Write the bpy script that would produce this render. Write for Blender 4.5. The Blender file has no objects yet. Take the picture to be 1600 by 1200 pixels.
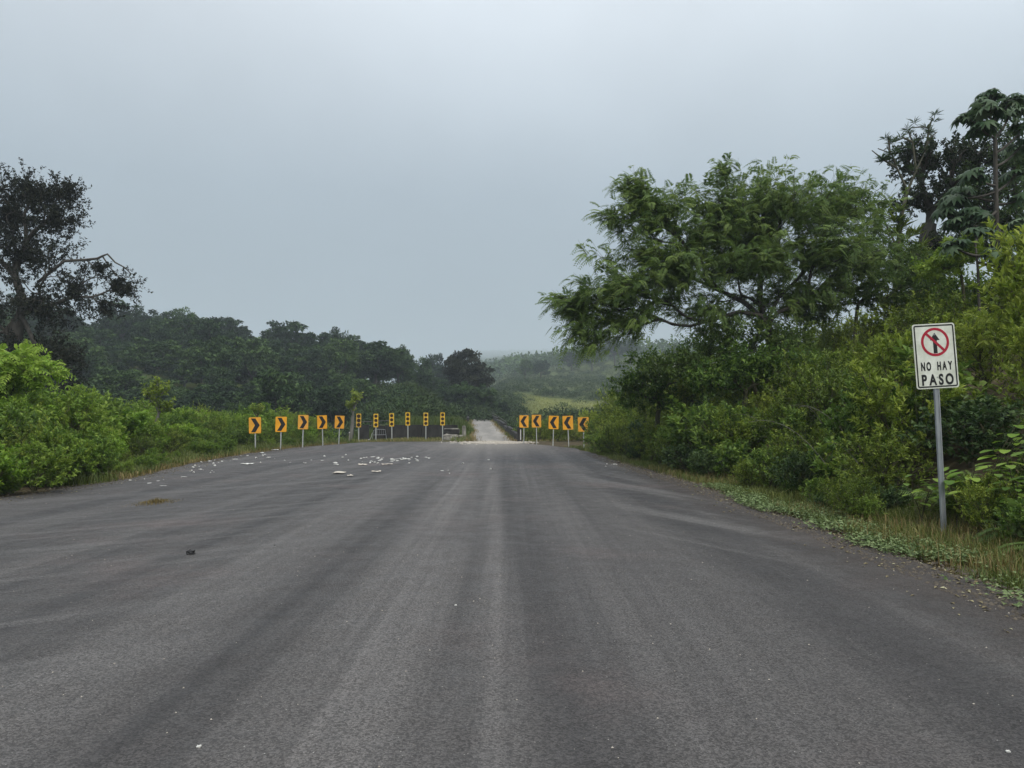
import bpy, bmesh, math, random
import numpy as np
from mathutils import Vector, Matrix, noise as mnoise

R = math.radians
scene = bpy.context.scene
COL = scene.collection
rng = np.random.default_rng(7)
random.seed(7)

# ------------------------------------------------------------------ camera
CAM_Z, HORIZON, F = 1.65, 653.0, 1200.0
PITCH = math.atan((HORIZON - 600.0) / F)
cd = bpy.data.cameras.new('camera')
cam = bpy.data.objects.new('camera', cd)
COL.objects.link(cam)
cam.location = (0, 0, CAM_Z)
cam.rotation_euler = (R(90) + PITCH, 0, 0)
cd.sensor_width = 36.0
cd.lens = 36.0 * F / 1600.0
cd.clip_start, cd.clip_end = 0.1, 9000.0
scene.camera = cam

# ------------------------------------------------------------------ sky and sun
SUN_EL, SUN_AZ = R(48), R(150)            # azimuth clockwise from the view direction (+Y)
world = bpy.data.worlds.new('World')
scene.world = world
world.use_nodes = True
nt = world.node_tree
nt.nodes.clear()
def wn(t, **kw):
    n = nt.nodes.new(t)
    for k, v in kw.items():
        setattr(n, k, v)
    return n
out = wn('ShaderNodeOutputWorld')
bg = wn('ShaderNodeBackground')
bg.inputs['Strength'].default_value = 0.1
sky = wn('ShaderNodeTexSky', sky_type='NISHITA')
sky.sun_disc = False
sky.sun_elevation, sky.sun_rotation = SUN_EL, SUN_AZ
sky.air_density, sky.dust_density = 1.0, 4.0
tc = wn('ShaderNodeTexCoord')
nrm = wn('ShaderNodeVectorMath', operation='NORMALIZE')
nt.links.new(tc.outputs['Generated'], nrm.inputs[0])
sep = wn('ShaderNodeSeparateXYZ')
nt.links.new(nrm.outputs[0], sep.inputs[0])
ramp = wn('ShaderNodeValToRGB')            # overcast sky: pale overhead, greyer towards the horizon
els = ramp.color_ramp.elements
els[0].position, els[0].color = 0.0, (0.20, 0.255, 0.295, 1)
els[1].position, els[1].color = 1.0, (1.3, 1.32, 1.35, 1)
for p, c in ((0.12, (0.245, 0.302, 0.345)), (0.28, (0.35, 0.41, 0.465)), (0.45, (0.58, 0.63, 0.68))):
    e = els.new(p); e.color = (*c, 1)
nt.links.new(sep.outputs['Z'], ramp.inputs['Fac'])
# the cloud layer is thinner towards the hidden sun on the right
dotn = wn('ShaderNodeVectorMath', operation='DOT_PRODUCT')
dotn.inputs[1].default_value = (math.sin(SUN_AZ) * math.cos(SUN_EL), math.cos(SUN_AZ) * math.cos(SUN_EL), math.sin(SUN_EL))
nt.links.new(nrm.outputs[0], dotn.inputs[0])
mr = wn('ShaderNodeMapRange')
mr.inputs['From Min'].default_value, mr.inputs['From Max'].default_value = -0.6, 1.0
mr.inputs['To Min'].default_value, mr.inputs['To Max'].default_value = 0.84, 1.5
nt.links.new(dotn.outputs['Value'], mr.inputs['Value'])
noi = wn('ShaderNodeTexNoise')
noi.inputs['Scale'].default_value = 1.7
noi.inputs['Detail'].default_value = 5.0
nt.links.new(nrm.outputs[0], noi.inputs['Vector'])
mr2 = wn('ShaderNodeMapRange')
mr2.inputs['To Min'].default_value, mr2.inputs['To Max'].default_value = 0.58, 1.42
nt.links.new(noi.outputs['Fac'], mr2.inputs['Value'])
m1 = wn('ShaderNodeMath', operation='MULTIPLY')
nt.links.new(mr.outputs[0], m1.inputs[0]); nt.links.new(mr2.outputs[0], m1.inputs[1])
m2 = wn('ShaderNodeMath', operation='MULTIPLY')
nt.links.new(m1.outputs[0], m2.inputs[0]); m2.inputs[1].default_value = 10.0
sc_ = wn('ShaderNodeVectorMath', operation='SCALE')
nt.links.new(ramp.outputs['Color'], sc_.inputs[0]); nt.links.new(m2.outputs[0], sc_.inputs['Scale'])
mixw = wn('ShaderNodeMixRGB')
mixw.inputs['Fac'].default_value = 0.93
nt.links.new(sky.outputs['Color'], mixw.inputs[1]); nt.links.new(sc_.outputs[0], mixw.inputs[2])
nt.links.new(mixw.outputs[0], bg.inputs['Color'])
nt.links.new(bg.outputs[0], out.inputs['Surface'])

sd = bpy.data.lights.new('sun', 'SUN')
sd.energy, sd.angle, sd.color = 1.5, R(11), (1.0, 0.96, 0.88)
sun = bpy.data.objects.new('sun', sd)
COL.objects.link(sun)
sdir = Vector((math.sin(SUN_AZ) * math.cos(SUN_EL), math.cos(SUN_AZ) * math.cos(SUN_EL), math.sin(SUN_EL)))
sun.rotation_euler = (-sdir).to_track_quat('-Z', 'Y').to_euler()
sun.location = sdir * 60

vs = scene.view_settings
vs.view_transform, vs.look, vs.gamma = 'Standard', 'None', 1.0
vs.use_curve_mapping = False
vs.exposure = 0.36
scene.render.engine = 'CYCLES'
cy = scene.cycles
cy.max_bounces, cy.diffuse_bounces, cy.glossy_bounces = 5, 3, 1
cy.transmission_bounces, cy.transparent_max_bounces, cy.volume_bounces = 3, 4, 1
cy.use_adaptive_sampling = True
cy.adaptive_threshold = 0.006
cy.use_denoising = True
cy.caustics_reflective = cy.caustics_refractive = False

# ------------------------------------------------------------------ helpers
def pt(u, v, Y):
    """world point at depth Y on the sight line of photograph pixel (u, v)"""
    a, b = (u - 800.0) / F, (600.0 - v) / F
    c, s = math.cos(PITCH), math.sin(PITCH)
    dy, dz = c - b * s, s + b * c
    k = Y / dy
    return Vector((a * k, Y, CAM_Z + dz * k))

def tag(o, label=None, cat=None, group=None, kind=None):
    for k, v in (('label', label), ('category', cat), ('group', group), ('kind', kind)):
        if v:
            o[k] = v
    return o

def link(name, me, mat=None, parent=None):
    o = bpy.data.objects.new(name, me)
    COL.objects.link(o)
    if mat is not None and not len(me.materials):
        me.materials.append(mat)
    o.parent = parent
    return o

def thing(name, label, cat, loc=(0, 0, 0), rz=0.0, group=None):
    o = bpy.data.objects.new(name, None)
    COL.objects.link(o)
    o.location = loc
    o.rotation_euler = (0, 0, rz)
    o.empty_display_size = 0.2
    return tag(o, label, cat, group)

def dup(root, loc, rz=0.0, s=1.0, label=None, group=None, tilt=(0, 0)):
    r = root.copy(); COL.objects.link(r)
    r.location = loc; r.rotation_euler = (tilt[0], tilt[1], rz)
    r.scale = (s, s, s) if not hasattr(s, '__len__') else s
    if label: r['label'] = label
    if group: r['group'] = group
    for ch in list(root.children):
        c = ch.copy(); COL.objects.link(c); c.parent = r
        for g in ch.children:
            d = g.copy(); COL.objects.link(d); d.parent = c
    return r

class MB:
    """collects boxes, tubes, prisms into one mesh"""
    def __init__(self):
        self.v, self.f = [], []
    def add(self, vs_, fs_):
        b = len(self.v)
        self.v += [tuple(p) for p in vs_]
        self.f += [tuple(i + b for i in q) for q in fs_]
    def box(self, c, s, rot=None):
        x, y, z = (k / 2 for k in s)
        p = [Vector((a * x, b * y, d * z)) for a in (-1, 1) for b in (-1, 1) for d in (-1, 1)]
        if rot is not None:
            p = [rot @ q for q in p]
        c = Vector(c)
        self.add([q + c for q in p], [(0, 1, 3, 2), (4, 6, 7, 5), (0, 4, 5, 1), (2, 3, 7, 6), (0, 2, 6, 4), (1, 5, 7, 3)])
    def tube(self, pts, rad, n=8, cap=True):
        pts = [Vector(p) for p in pts]
        if not hasattr(rad, '__len__'):
            rad = [rad] * len(pts)
        vs_, fs_ = [], []
        for i, p in enumerate(pts):
            t = (pts[min(i + 1, len(pts) - 1)] - pts[max(i - 1, 0)])
            t = t.normalized() if t.length > 1e-9 else Vector((0, 0, 1))
            a = t.cross(Vector((0, 1, 0.01)) if abs(t.y) < .9 else Vector((1, 0, 0))).normalized()
            b = t.cross(a)
            for k in range(n):
                w = 2 * math.pi * k / n
                vs_.append(p + (a * math.cos(w) + b * math.sin(w)) * rad[i])
        for i in range(len(pts) - 1):
            for k in range(n):
                fs_.append((i * n + k, i * n + (k + 1) % n, (i + 1) * n + (k + 1) % n, (i + 1) * n + k))
        if cap:
            fs_.append(tuple(range(n - 1, -1, -1)))
            m = (len(pts) - 1) * n
            fs_.append(tuple(m + k for k in range(n)))
        self.add(vs_, fs_)
    def prism(self, outline, y0, y1):
        """outline in x, z; extruded along y"""
        n = len(outline)
        v = [(x, y0, z) for x, z in outline] + [(x, y1, z) for x, z in outline]
        f = [tuple(range(n)), tuple(range(2 * n - 1, n - 1, -1))]
        f += [(i, i + n, (i + 1) % n + n, (i + 1) % n) for i in range(n)]
        self.add(v, f)
    def ring(self, cx, cz, r0, r1, y0, y1, n=40):
        v, f = [], []
        for k in range(n):
            w = 2 * math.pi * k / n
            c, s = math.cos(w), math.sin(w)
            v += [(cx + c * r0, y0, cz + s * r0), (cx + c * r1, y0, cz + s * r1), (cx + c * r1, y1, cz + s * r1), (cx + c * r0, y1, cz + s * r0)]
        for k in range(n):
            a, b = 4 * k, 4 * ((k + 1) % n)
            for j in range(4):
                f.append((a + j, a + (j + 1) % 4, b + (j + 1) % 4, b + j))
        self.add(v, f)
    def mesh(self, name, smooth=False):
        me = bpy.data.meshes.new(name)
        me.from_pydata(self.v, [], self.f)
        bm = bmesh.new(); bm.from_mesh(me)
        bmesh.ops.recalc_face_normals(bm, faces=bm.faces)
        bm.to_mesh(me); bm.free()
        if smooth:
            me.polygons.foreach_set('use_smooth', [True] * len(me.polygons))
        return me
    def build(self, name, mat, parent=None, smooth=False):
        return link(name, self.mesh(name, smooth), mat, parent)

def np_mesh(name, V, T, tint=None, smooth=False):
    """triangle mesh from numpy arrays; tint is a per-vertex float"""
    me = bpy.data.meshes.new(name)
    me.vertices.add(len(V)); me.loops.add(len(T) * 3); me.polygons.add(len(T))
    me.vertices.foreach_set('co', np.ascontiguousarray(V, dtype=np.float32).ravel())
    me.loops.foreach_set('vertex_index', np.ascontiguousarray(T, dtype=np.int32).ravel())
    me.polygons.foreach_set('loop_start', np.arange(0, len(T) * 3, 3, dtype=np.int32))
    if smooth:
        me.polygons.foreach_set('use_smooth', np.ones(len(T), dtype=bool))
    if tint is not None:
        a = me.attributes.new('tint', 'FLOAT', 'POINT')
        a.data.foreach_set('value', np.ascontiguousarray(tint, dtype=np.float32))
    me.update(calc_edges=True)
    return me

def unit(a):
    return a / np.maximum(np.linalg.norm(a, axis=-1, keepdims=True), 1e-9)

def cat(parts):
    """joins (V, T, tint) triples"""
    V, T, t, b = [], [], [], 0
    for v, f, k in parts:
        V.append(v); T.append(f + b); t.append(k); b += len(v)
    return np.concatenate(V), np.concatenate(T), np.concatenate(t)

def leaves(P, D, U, L, W, tint, fold=0.22, droop=0.12, five=False):
    """N leaves: base P, axis D, up hint U"""
    n = len(P)
    D = unit(D)
    S = unit(np.cross(D, U)); N = np.cross(S, D)
    L = np.broadcast_to(L, (n,))[:, None]; W = np.broadcast_to(W, (n,))[:, None]
    lf = P + D * L * .45 + S * W * .5 + N * W * fold
    rt = P + D * L * .45 - S * W * .5 + N * W * fold
    tp = P + D * L - N * L * droop
    i = np.arange(n)
    if five:
        md = P + D * L * .5 + N * L * .04
        V = np.stack([P, lf, md, rt, tp], 1).reshape(-1, 3)
        b = i[:, None] * 5
        T = np.concatenate([b + np.array(q) for q in ([0, 2, 1], [1, 2, 4], [0, 3, 2], [3, 4, 2])])
        return V, T, np.repeat(tint, 5)
    V = np.stack([P, lf, tp, rt], 1).reshape(-1, 3)
    b = i[:, None] * 4
    T = np.concatenate([b + np.array(q) for q in ([0, 2, 1], [0, 3, 2])])
    return V, T, np.repeat(tint, 4)

def spray(tips, dirs, g, n, L, W, along=0.2, out_=1.0, fwd=0.6, up=0.2, five=False, droop=.12, jit=.35):
    """n leaves round the end of every twig"""
    m = len(tips)
    P = np.repeat(tips, n, 0); D = np.repeat(unit(dirs), n, 0)
    r = g.normal(size=(m * n, 3)); r -= (r * D).sum(1, keepdims=True) * D; r = unit(r)
    t = g.random((m * n, 1))
    P = P - D * t * along
    d = D * fwd + r * out_ + np.array([0, 0, up]) + g.normal(size=r.shape) * jit
    Uh = np.array([0, 0, 1.0]) + g.normal(size=r.shape) * .45 + D * .3
    sc = g.uniform(.65, 1.2, m * n)
    tint = np.clip(np.repeat(g.normal(.5, .18, m), n) + g.normal(0, .14, m * n) + (0.12 - t[:, 0] * .24), 0, 1)
    return leaves(P, d, Uh, L * sc, W * sc, tint, five=five, droop=droop)

def fronds(P, D, g, length, pairs, lw, droop=.5, ll=.3, tint0=None):
    """drooping pinnate leaves: a line of narrow leaflets to both sides of a bent rib"""
    n = len(P)
    D = unit(D)
    length = length * g.uniform(.7, 1.2, n)
    t = np.linspace(.12, 1, pairs)
    tt = np.tile(t, n); idx = np.repeat(np.arange(n), pairs)
    Lr = length[idx][:, None]; Dr = D[idx]
    dr = g.uniform(.4, 1.2, n)[idx][:, None] * droop
    C = P[idx] + Dr * Lr * tt[:, None] - np.array([0, 0, 1.0]) * Lr * dr * (tt ** 2)[:, None]
    T_ = unit(Dr - np.array([0, 0, 2.0]) * dr * tt[:, None])
    S = unit(np.cross(T_, np.array([0, 0, 1.0]) + g.normal(size=(n, 3))[idx] * .35))
    base = np.clip(g.normal(.5, .2, n), 0, 1) if tint0 is None else tint0
    tint = np.clip(base[idx] + g.normal(0, .08, len(idx)), 0, 1)
    parts = []
    for sgn in (-1, 1):
        d = S * sgn * .8 + T_ * .55 - np.array([0, 0, .25])
        l_ = Lr[:, 0] * ll * (1.05 - .55 * tt) * g.uniform(.8, 1.15, len(idx))
        parts.append(leaves(C, d, np.cross(S, T_) + 1e-3, l_, l_ * lw, tint, fold=.1, droop=.1))
    return cat(parts)

def ellipsoid_tips(specs, g):
    """points in a union of ellipsoids (centre, radii, count, inward power)"""
    P = []
    for c, r, n, pw in specs:
        d = unit(g.normal(size=(n, 3)))
        P.append(np.array(c) + d * (g.random((n, 1)) ** pw) * np.array(r))
    return np.concatenate(P)

def kmeans(p, k, g):
    k = min(k, len(p))
    c = p[g.choice(len(p), k, replace=False)]
    for _ in range(4):
        a = ((p[:, None] - c[None]) ** 2).sum(2).argmin(1)
        for j in range(k):
            if (a == j).any():
                c[j] = p[a == j].mean(0)
    return a

def skeleton(base, first, tips, g, ks=(4, 3, 3, 3), f=.42, r_tip=.012, ex=.45, wob=.06, sag=0.0):
    """branches from base through point first out to every tip: [(points, radii)], direction at each tip"""
    segs, dirs = [], np.zeros_like(tips)
    def curve(p, d, q, r0, r1, k):
        L = np.linalg.norm(q - p)
        m = p + d * L * .45 + g.normal(size=3) * L * wob + np.array([0, 0, sag]) * L
        t = np.linspace(0, 1, k)[:, None]
        pts = (1 - t) ** 2 * p + 2 * t * (1 - t) * m + t ** 2 * q
        segs.append((pts, np.linspace(r0, r1, k)))
        e = q - m
        return e / max(np.linalg.norm(e), 1e-9)
    def rec(p, d, idx, depth, rp):
        n = len(idx)
        r0 = min(rp, r_tip * n ** ex)
        if n == 1:
            dirs[idx[0]] = curve(p, d, tips[idx[0]], r0, r_tip * .4, 3)
            return
        c = tips[idx].mean(0)
        q = p + (c - p) * f
        e = curve(p, d, q, r0, r0 * .8, 4)
        a = kmeans(tips[idx], ks[min(depth, len(ks) - 1)], g)
        if len(set(a)) == 1:
            a = np.arange(n) % 2
        for j in set(a):
            rec(q, e, idx[a == j], depth + 1, r0 * .85)
    base, first = np.array(base, float), np.array(first, float)
    r0 = r_tip * len(tips) ** ex
    d0 = unit(first - base)
    e = curve(base, d0, first, r0 * 1.25, r0, 6)
    a = kmeans(tips, ks[0], g)
    for j in set(a):
        rec(first, e, np.arange(len(tips))[a == j], 1, r0)
    return segs, unit(dirs)

def tubes(segs, thin=.02):
    parts = []
    for pts, rad in segs:
        n = 7 if rad[0] > .1 else 5 if rad[0] > thin else 3
        T = np.gradient(pts, axis=0); T = unit(T)
        ref = np.array([0.3, 0.9, 0.1]) if abs(T[:, 1]).max() < .9 else np.array([1.0, 0, .1])
        A = unit(np.cross(T, ref)); B = np.cross(T, A)
        w = np.arange(n) * 2 * np.pi / n
        V = (pts[:, None] + (A[:, None] * np.cos(w)[None, :, None] + B[:, None] * np.sin(w)[None, :, None]) * rad[:, None, None]).reshape(-1, 3)
        m = len(pts)
        i, k = np.meshgrid(np.arange(m - 1), np.arange(n), indexing='ij')
        a, b = i * n + k, i * n + (k + 1) % n
        c, d = a + n, b + n
        Tr = np.concatenate([np.stack([a, b, d], -1).reshape(-1, 3), np.stack([a, d, c], -1).reshape(-1, 3)])
        parts.append((V, Tr, np.full(len(V), .5)))
    return cat(parts)

# ------------------------------------------------------------------ materials
def mat(name):
    m = bpy.data.materials.new(name)
    m.use_nodes = True
    n = m.node_tree
    return m, n, n.nodes['Principled BSDF']

def setp(b, **kw):
    names = dict(color='Base Color', rough='Roughness', metal='Metallic', spec='Specular IOR Level')
    for k, v in kw.items():
        b.inputs[names[k]].default_value = (*v, 1) if k == 'color' else v

def ramp_node(n, stops):
    r = n.nodes.new('ShaderNodeValToRGB')
    e = r.color_ramp.elements
    e[0].position, e[0].color = stops[0][0], (*stops[0][1], 1)
    e[1].position, e[1].color = stops[-1][0], (*stops[-1][1], 1)
    for p, c in stops[1:-1]:
        k = e.new(p); k.color = (*c, 1)
    return r

def leaf_mat(name, dark, mid, light, transl=.3, rough=.5, var=.25):
    m, n, b = mat(name)
    at = n.nodes.new('ShaderNodeAttribute'); at.attribute_name = 'tint'
    oi = n.nodes.new('ShaderNodeObjectInfo')
    mr = n.nodes.new('ShaderNodeMapRange')
    mr.inputs['To Min'].default_value, mr.inputs['To Max'].default_value = -var, var
    n.links.new(oi.outputs['Random'], mr.inputs['Value'])
    ad = n.nodes.new('ShaderNodeMath'); ad.operation = 'ADD'; ad.use_clamp = True
    n.links.new(at.outputs['Fac'], ad.inputs[0]); n.links.new(mr.outputs[0], ad.inputs[1])
    r = ramp_node(n, ((0, dark), (.5, mid), (1, light)))
    n.links.new(ad.outputs[0], r.inputs['Fac'])
    n.links.new(r.outputs[0], b.inputs['Base Color'])
    setp(b, rough=rough, spec=.25)
    tr = n.nodes.new('ShaderNodeBsdfTranslucent')
    n.links.new(r.outputs[0], tr.inputs['Color'])
    mx = n.nodes.new('ShaderNodeMixShader'); mx.inputs[0].default_value = transl
    n.links.new(b.outputs[0], mx.inputs[1]); n.links.new(tr.outputs[0], mx.inputs[2])
    n.links.new(mx.outputs[0], n.nodes['Material Output'].inputs['Surface'])
    return m

def rough_mat(name, c0, c1, scale=3.0, rough=.85, metal=0.0, bump=.0, detail=6, stretch=(1, 1, 1), spec=.3, fade=0.0):
    m, n, b = mat(name)
    t = n.nodes.new('ShaderNodeTexCoord')
    mp = n.nodes.new('ShaderNodeMapping'); mp.inputs['Scale'].default_value = stretch
    no = n.nodes.new('ShaderNodeTexNoise')
    no.inputs['Scale'].default_value, no.inputs['Detail'].default_value = scale, detail
    no.inputs['Roughness'].default_value = .65
    n.links.new(t.outputs['Object'], mp.inputs[0]); n.links.new(mp.outputs[0], no.inputs['Vector'])
    r = ramp_node(n, ((.3, c0), (.7, c1)))
    n.links.new(no.outputs['Fac'], r.inputs['Fac']); n.links.new(r.outputs[0], b.inputs['Base Color'])
    if fade:
        oi = n.nodes.new('ShaderNodeObjectInfo'); hs = n.nodes.new('ShaderNodeHueSaturation')
        for inp, lo, hi in (('Saturation', 1 - fade, 1.0), ('Value', 1 - fade * .9, 1.05)):
            q = n.nodes.new('ShaderNodeMapRange'); q.inputs['To Min'].default_value, q.inputs['To Max'].default_value = lo, hi
            n.links.new(oi.outputs['Random'], q.inputs['Value']); n.links.new(q.outputs[0], hs.inputs[inp])
        n.links.new(r.outputs['Color'], hs.inputs['Color']); n.links.new(hs.outputs[0], b.inputs['Base Color'])
    setp(b, rough=rough, metal=metal, spec=spec)
    if bump:
        bp = n.nodes.new('ShaderNodeBump'); bp.inputs['Strength'].default_value = bump
        bp.inputs['Distance'].default_value = .02
        n.links.new(no.outputs['Fac'], bp.inputs['Height']); n.links.new(bp.outputs[0], b.inputs['Normal'])
    return m

M = {}
M['bark'] = rough_mat('bark', (.035, .03, .024), (.11, .1, .085), 6, .9, bump=.6, stretch=(1, 1, .3))
M['bark_pale'] = rough_mat('bark_pale', (.09, .085, .07), (.22, .21, .19), 5, .9, bump=.4, stretch=(1, 1, .3))
M['bark_moss'] = rough_mat('bark_moss', (.04, .045, .025), (.13, .12, .09), 5, .95, bump=.6)
M['stem'] = rough_mat('stem', (.05, .05, .025), (.12, .11, .06), 5, .85)
M['leaf_bright'] = leaf_mat('leaf_bright', (.06, .125, .014), (.15, .25, .03), (.27, .36, .055), .38)
M['leaf_lime'] = leaf_mat('leaf_lime', (.08, .17, .014), (.19, .32, .03), (.31, .43, .065), .42)
M['leaf_olive'] = leaf_mat('leaf_olive', (.05, .09, .011), (.15, .215, .027), (.3, .36, .055), .36)
M['leaf_mid'] = leaf_mat('leaf_mid', (.04, .09, .014), (.12, .205, .032), (.24, .33, .055), .36)
M['leaf_yellow'] = leaf_mat('leaf_yellow', (.08, .13, .014), (.2, .275, .034), (.36, .42, .07), .4)
M['leaf_dark'] = leaf_mat('leaf_dark', (.018, .042, .012), (.05, .095, .026), (.105, .16, .045), .26)
M['leaf_feather'] = leaf_mat('leaf_feather', (.05, .095, .022), (.11, .18, .042), (.2, .275, .065), .42, .5)
M['leaf_black'] = leaf_mat('leaf_black', (.011, .015, .008), (.023, .028, .014), (.046, .05, .024), .16, .8)
M['leaf_dusk'] = leaf_mat('leaf_dusk', (.011, .02, .009), (.026, .04, .016), (.05, .07, .026), .18, .7)
M['leaf_cecropia'] = leaf_mat('leaf_cecropia', (.025, .06, .022), (.07, .12, .05), (.18, .25, .14), .3, .45)
M['leaf_forest'] = leaf_mat('leaf_forest', (.01, .025, .009), (.031, .064, .02), (.08, .135, .036), .12, .8, .42)
M['leaf_hill'] = leaf_mat('leaf_hill', (.014, .03, .009), (.032, .058, .015), (.065, .095, .024), .13, .8, .3)
M['grass'] = leaf_mat('grass', (.04, .07, .013), (.105, .14, .028), (.23, .235, .065), .3)
M['meadow'] = leaf_mat('meadow', (.12, .14, .035), (.19, .205, .055), (.29, .28, .09), .3)
M['grass_dry'] = leaf_mat('grass_dry', (.12, .09, .03), (.25, .19, .07), (.4, .32, .15), .25)
M['creeper'] = leaf_mat('creeper', (.05, .085, .025), (.11, .165, .055), (.22, .28, .12), .25)
M['fallen'] = leaf_mat('fallen', (.1, .075, .035), (.26, .22, .11), (.46, .44, .28), .1)
M['steel'] = rough_mat('galvanised_steel', (.27, .29, .31), (.42, .44, .46), 9, .5, .55, stretch=(1, 1, .25))
M['post_pale'] = rough_mat('pale_post', (.36, .37, .36), (.5, .51, .49), 7, .6, .3)
M['sign_white'] = rough_mat('sign_white', (.52, .54, .44), (.82, .83, .75), 5, .45, detail=12)
M['sign_black'] = rough_mat('sign_black', (.012, .013, .013), (.025, .025, .026), 12, .5)
M['sign_red'] = rough_mat('sign_red', (.33, .012, .03), (.45, .02, .045), 9, .45)
M['sign_orange'] = rough_mat('sign_orange', (.7, .29, .008), (.9, .42, .016), 3.5, .4, fade=.06)
M['sign_yellow'] = rough_mat('sign_yellow', (.66, .38, .015), (.84, .53, .03), 3.5, .4, fade=.07)
M['lens_dark'] = rough_mat('lens_dark', (.02, .012, .01), (.06, .03, .02), 20, .3)
M['concrete_dark'] = rough_mat('stained_concrete', (.011, .011, .0105), (.05, .047, .044), 2.2, .9, bump=.5, detail=9, stretch=(1, 1, .45))
M['concrete'] = rough_mat('weathered_concrete', (.12, .115, .1), (.32, .3, .26), 3, .9, bump=.6, detail=9)
M['white_litter'] = rough_mat('white_foam', (.4, .39, .36), (.74, .74, .7), 9, .8)
M['card'] = rough_mat('pale_board', (.42, .37, .3), (.6, .55, .48), 6, .8)
M['rock'] = rough_mat('dark_rock', (.01, .01, .01), (.04, .04, .042), 9, .75, bump=.7)
M['crumb'] = rough_mat('crumbled_edge', (.03, .025, .02), (.13, .11, .085), 14, .95)
M['rubble'] = rough_mat('rubble', (.25, .22, .18), (.5, .46, .4), 8, .9)

def ground_mat():
    m, n, b = mat('soil_and_grass')
    t = n.nodes.new('ShaderNodeTexCoord')
    no = n.nodes.new('ShaderNodeTexNoise'); no.inputs['Scale'].default_value = .09; no.inputs['Detail'].default_value = 10
    no.inputs['Roughness'].default_value = .7
    n.links.new(t.outputs['Object'], no.inputs['Vector'])
    r = ramp_node(n, ((.3, (.03, .045, .012)), (.5, (.055, .075, .02)), (.68, (.1, .11, .035))))
    n.links.new(no.outputs['Fac'], r.inputs['Fac'])
    n2 = n.nodes.new('ShaderNodeTexNoise'); n2.inputs['Scale'].default_value = 3.0; n2.inputs['Detail'].default_value = 8
    n.links.new(t.outputs['Object'], n2.inputs['Vector'])
    r2 = ramp_node(n, ((.3, (.035, .027, .018)), (.7, (.11, .09, .05))))
    n.links.new(n2.outputs['Fac'], r2.inputs['Fac'])
    # bare soil near the road, low plants farther off
    ge = n.nodes.new('ShaderNodeVectorMath'); ge.operation = 'LENGTH'
    n.links.new(t.outputs['Object'], ge.inputs[0])
    mr = n.nodes.new('ShaderNodeMapRange'); mr.inputs['From Min'].default_value, mr.inputs['From Max'].default_value = 50, 75
    n.links.new(ge.outputs['Value'], mr.inputs['Value'])
    mx = n.nodes.new('ShaderNodeMixRGB')
    n.links.new(mr.outputs[0], mx.inputs[0]); n.links.new(r2.outputs[0], mx.inputs[1]); n.links.new(r.outputs[0], mx.inputs[2])
    at = n.nodes.new('ShaderNodeAttribute'); at.attribute_name = 'tint'      # mown meadow
    mx2 = n.nodes.new('ShaderNodeMixRGB'); mx2.inputs[2].default_value = (.185, .2, .06, 1)
    n.links.new(at.outputs['Fac'], mx2.inputs[0]); n.links.new(mx.outputs[0], mx2.inputs[1])
    n.links.new(mx2.outputs[0], b.inputs['Base Color'])
    bp = n.nodes.new('ShaderNodeBump'); bp.inputs['Strength'].default_value = .8; bp.inputs['Distance'].default_value = .12
    n.links.new(n2.outputs['Fac'], bp.inputs['Height']); n.links.new(bp.outputs[0], b.inputs['Normal'])
    setp(b, rough=.95, spec=.1)
    return m
M['ground'] = ground_mat()

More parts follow.
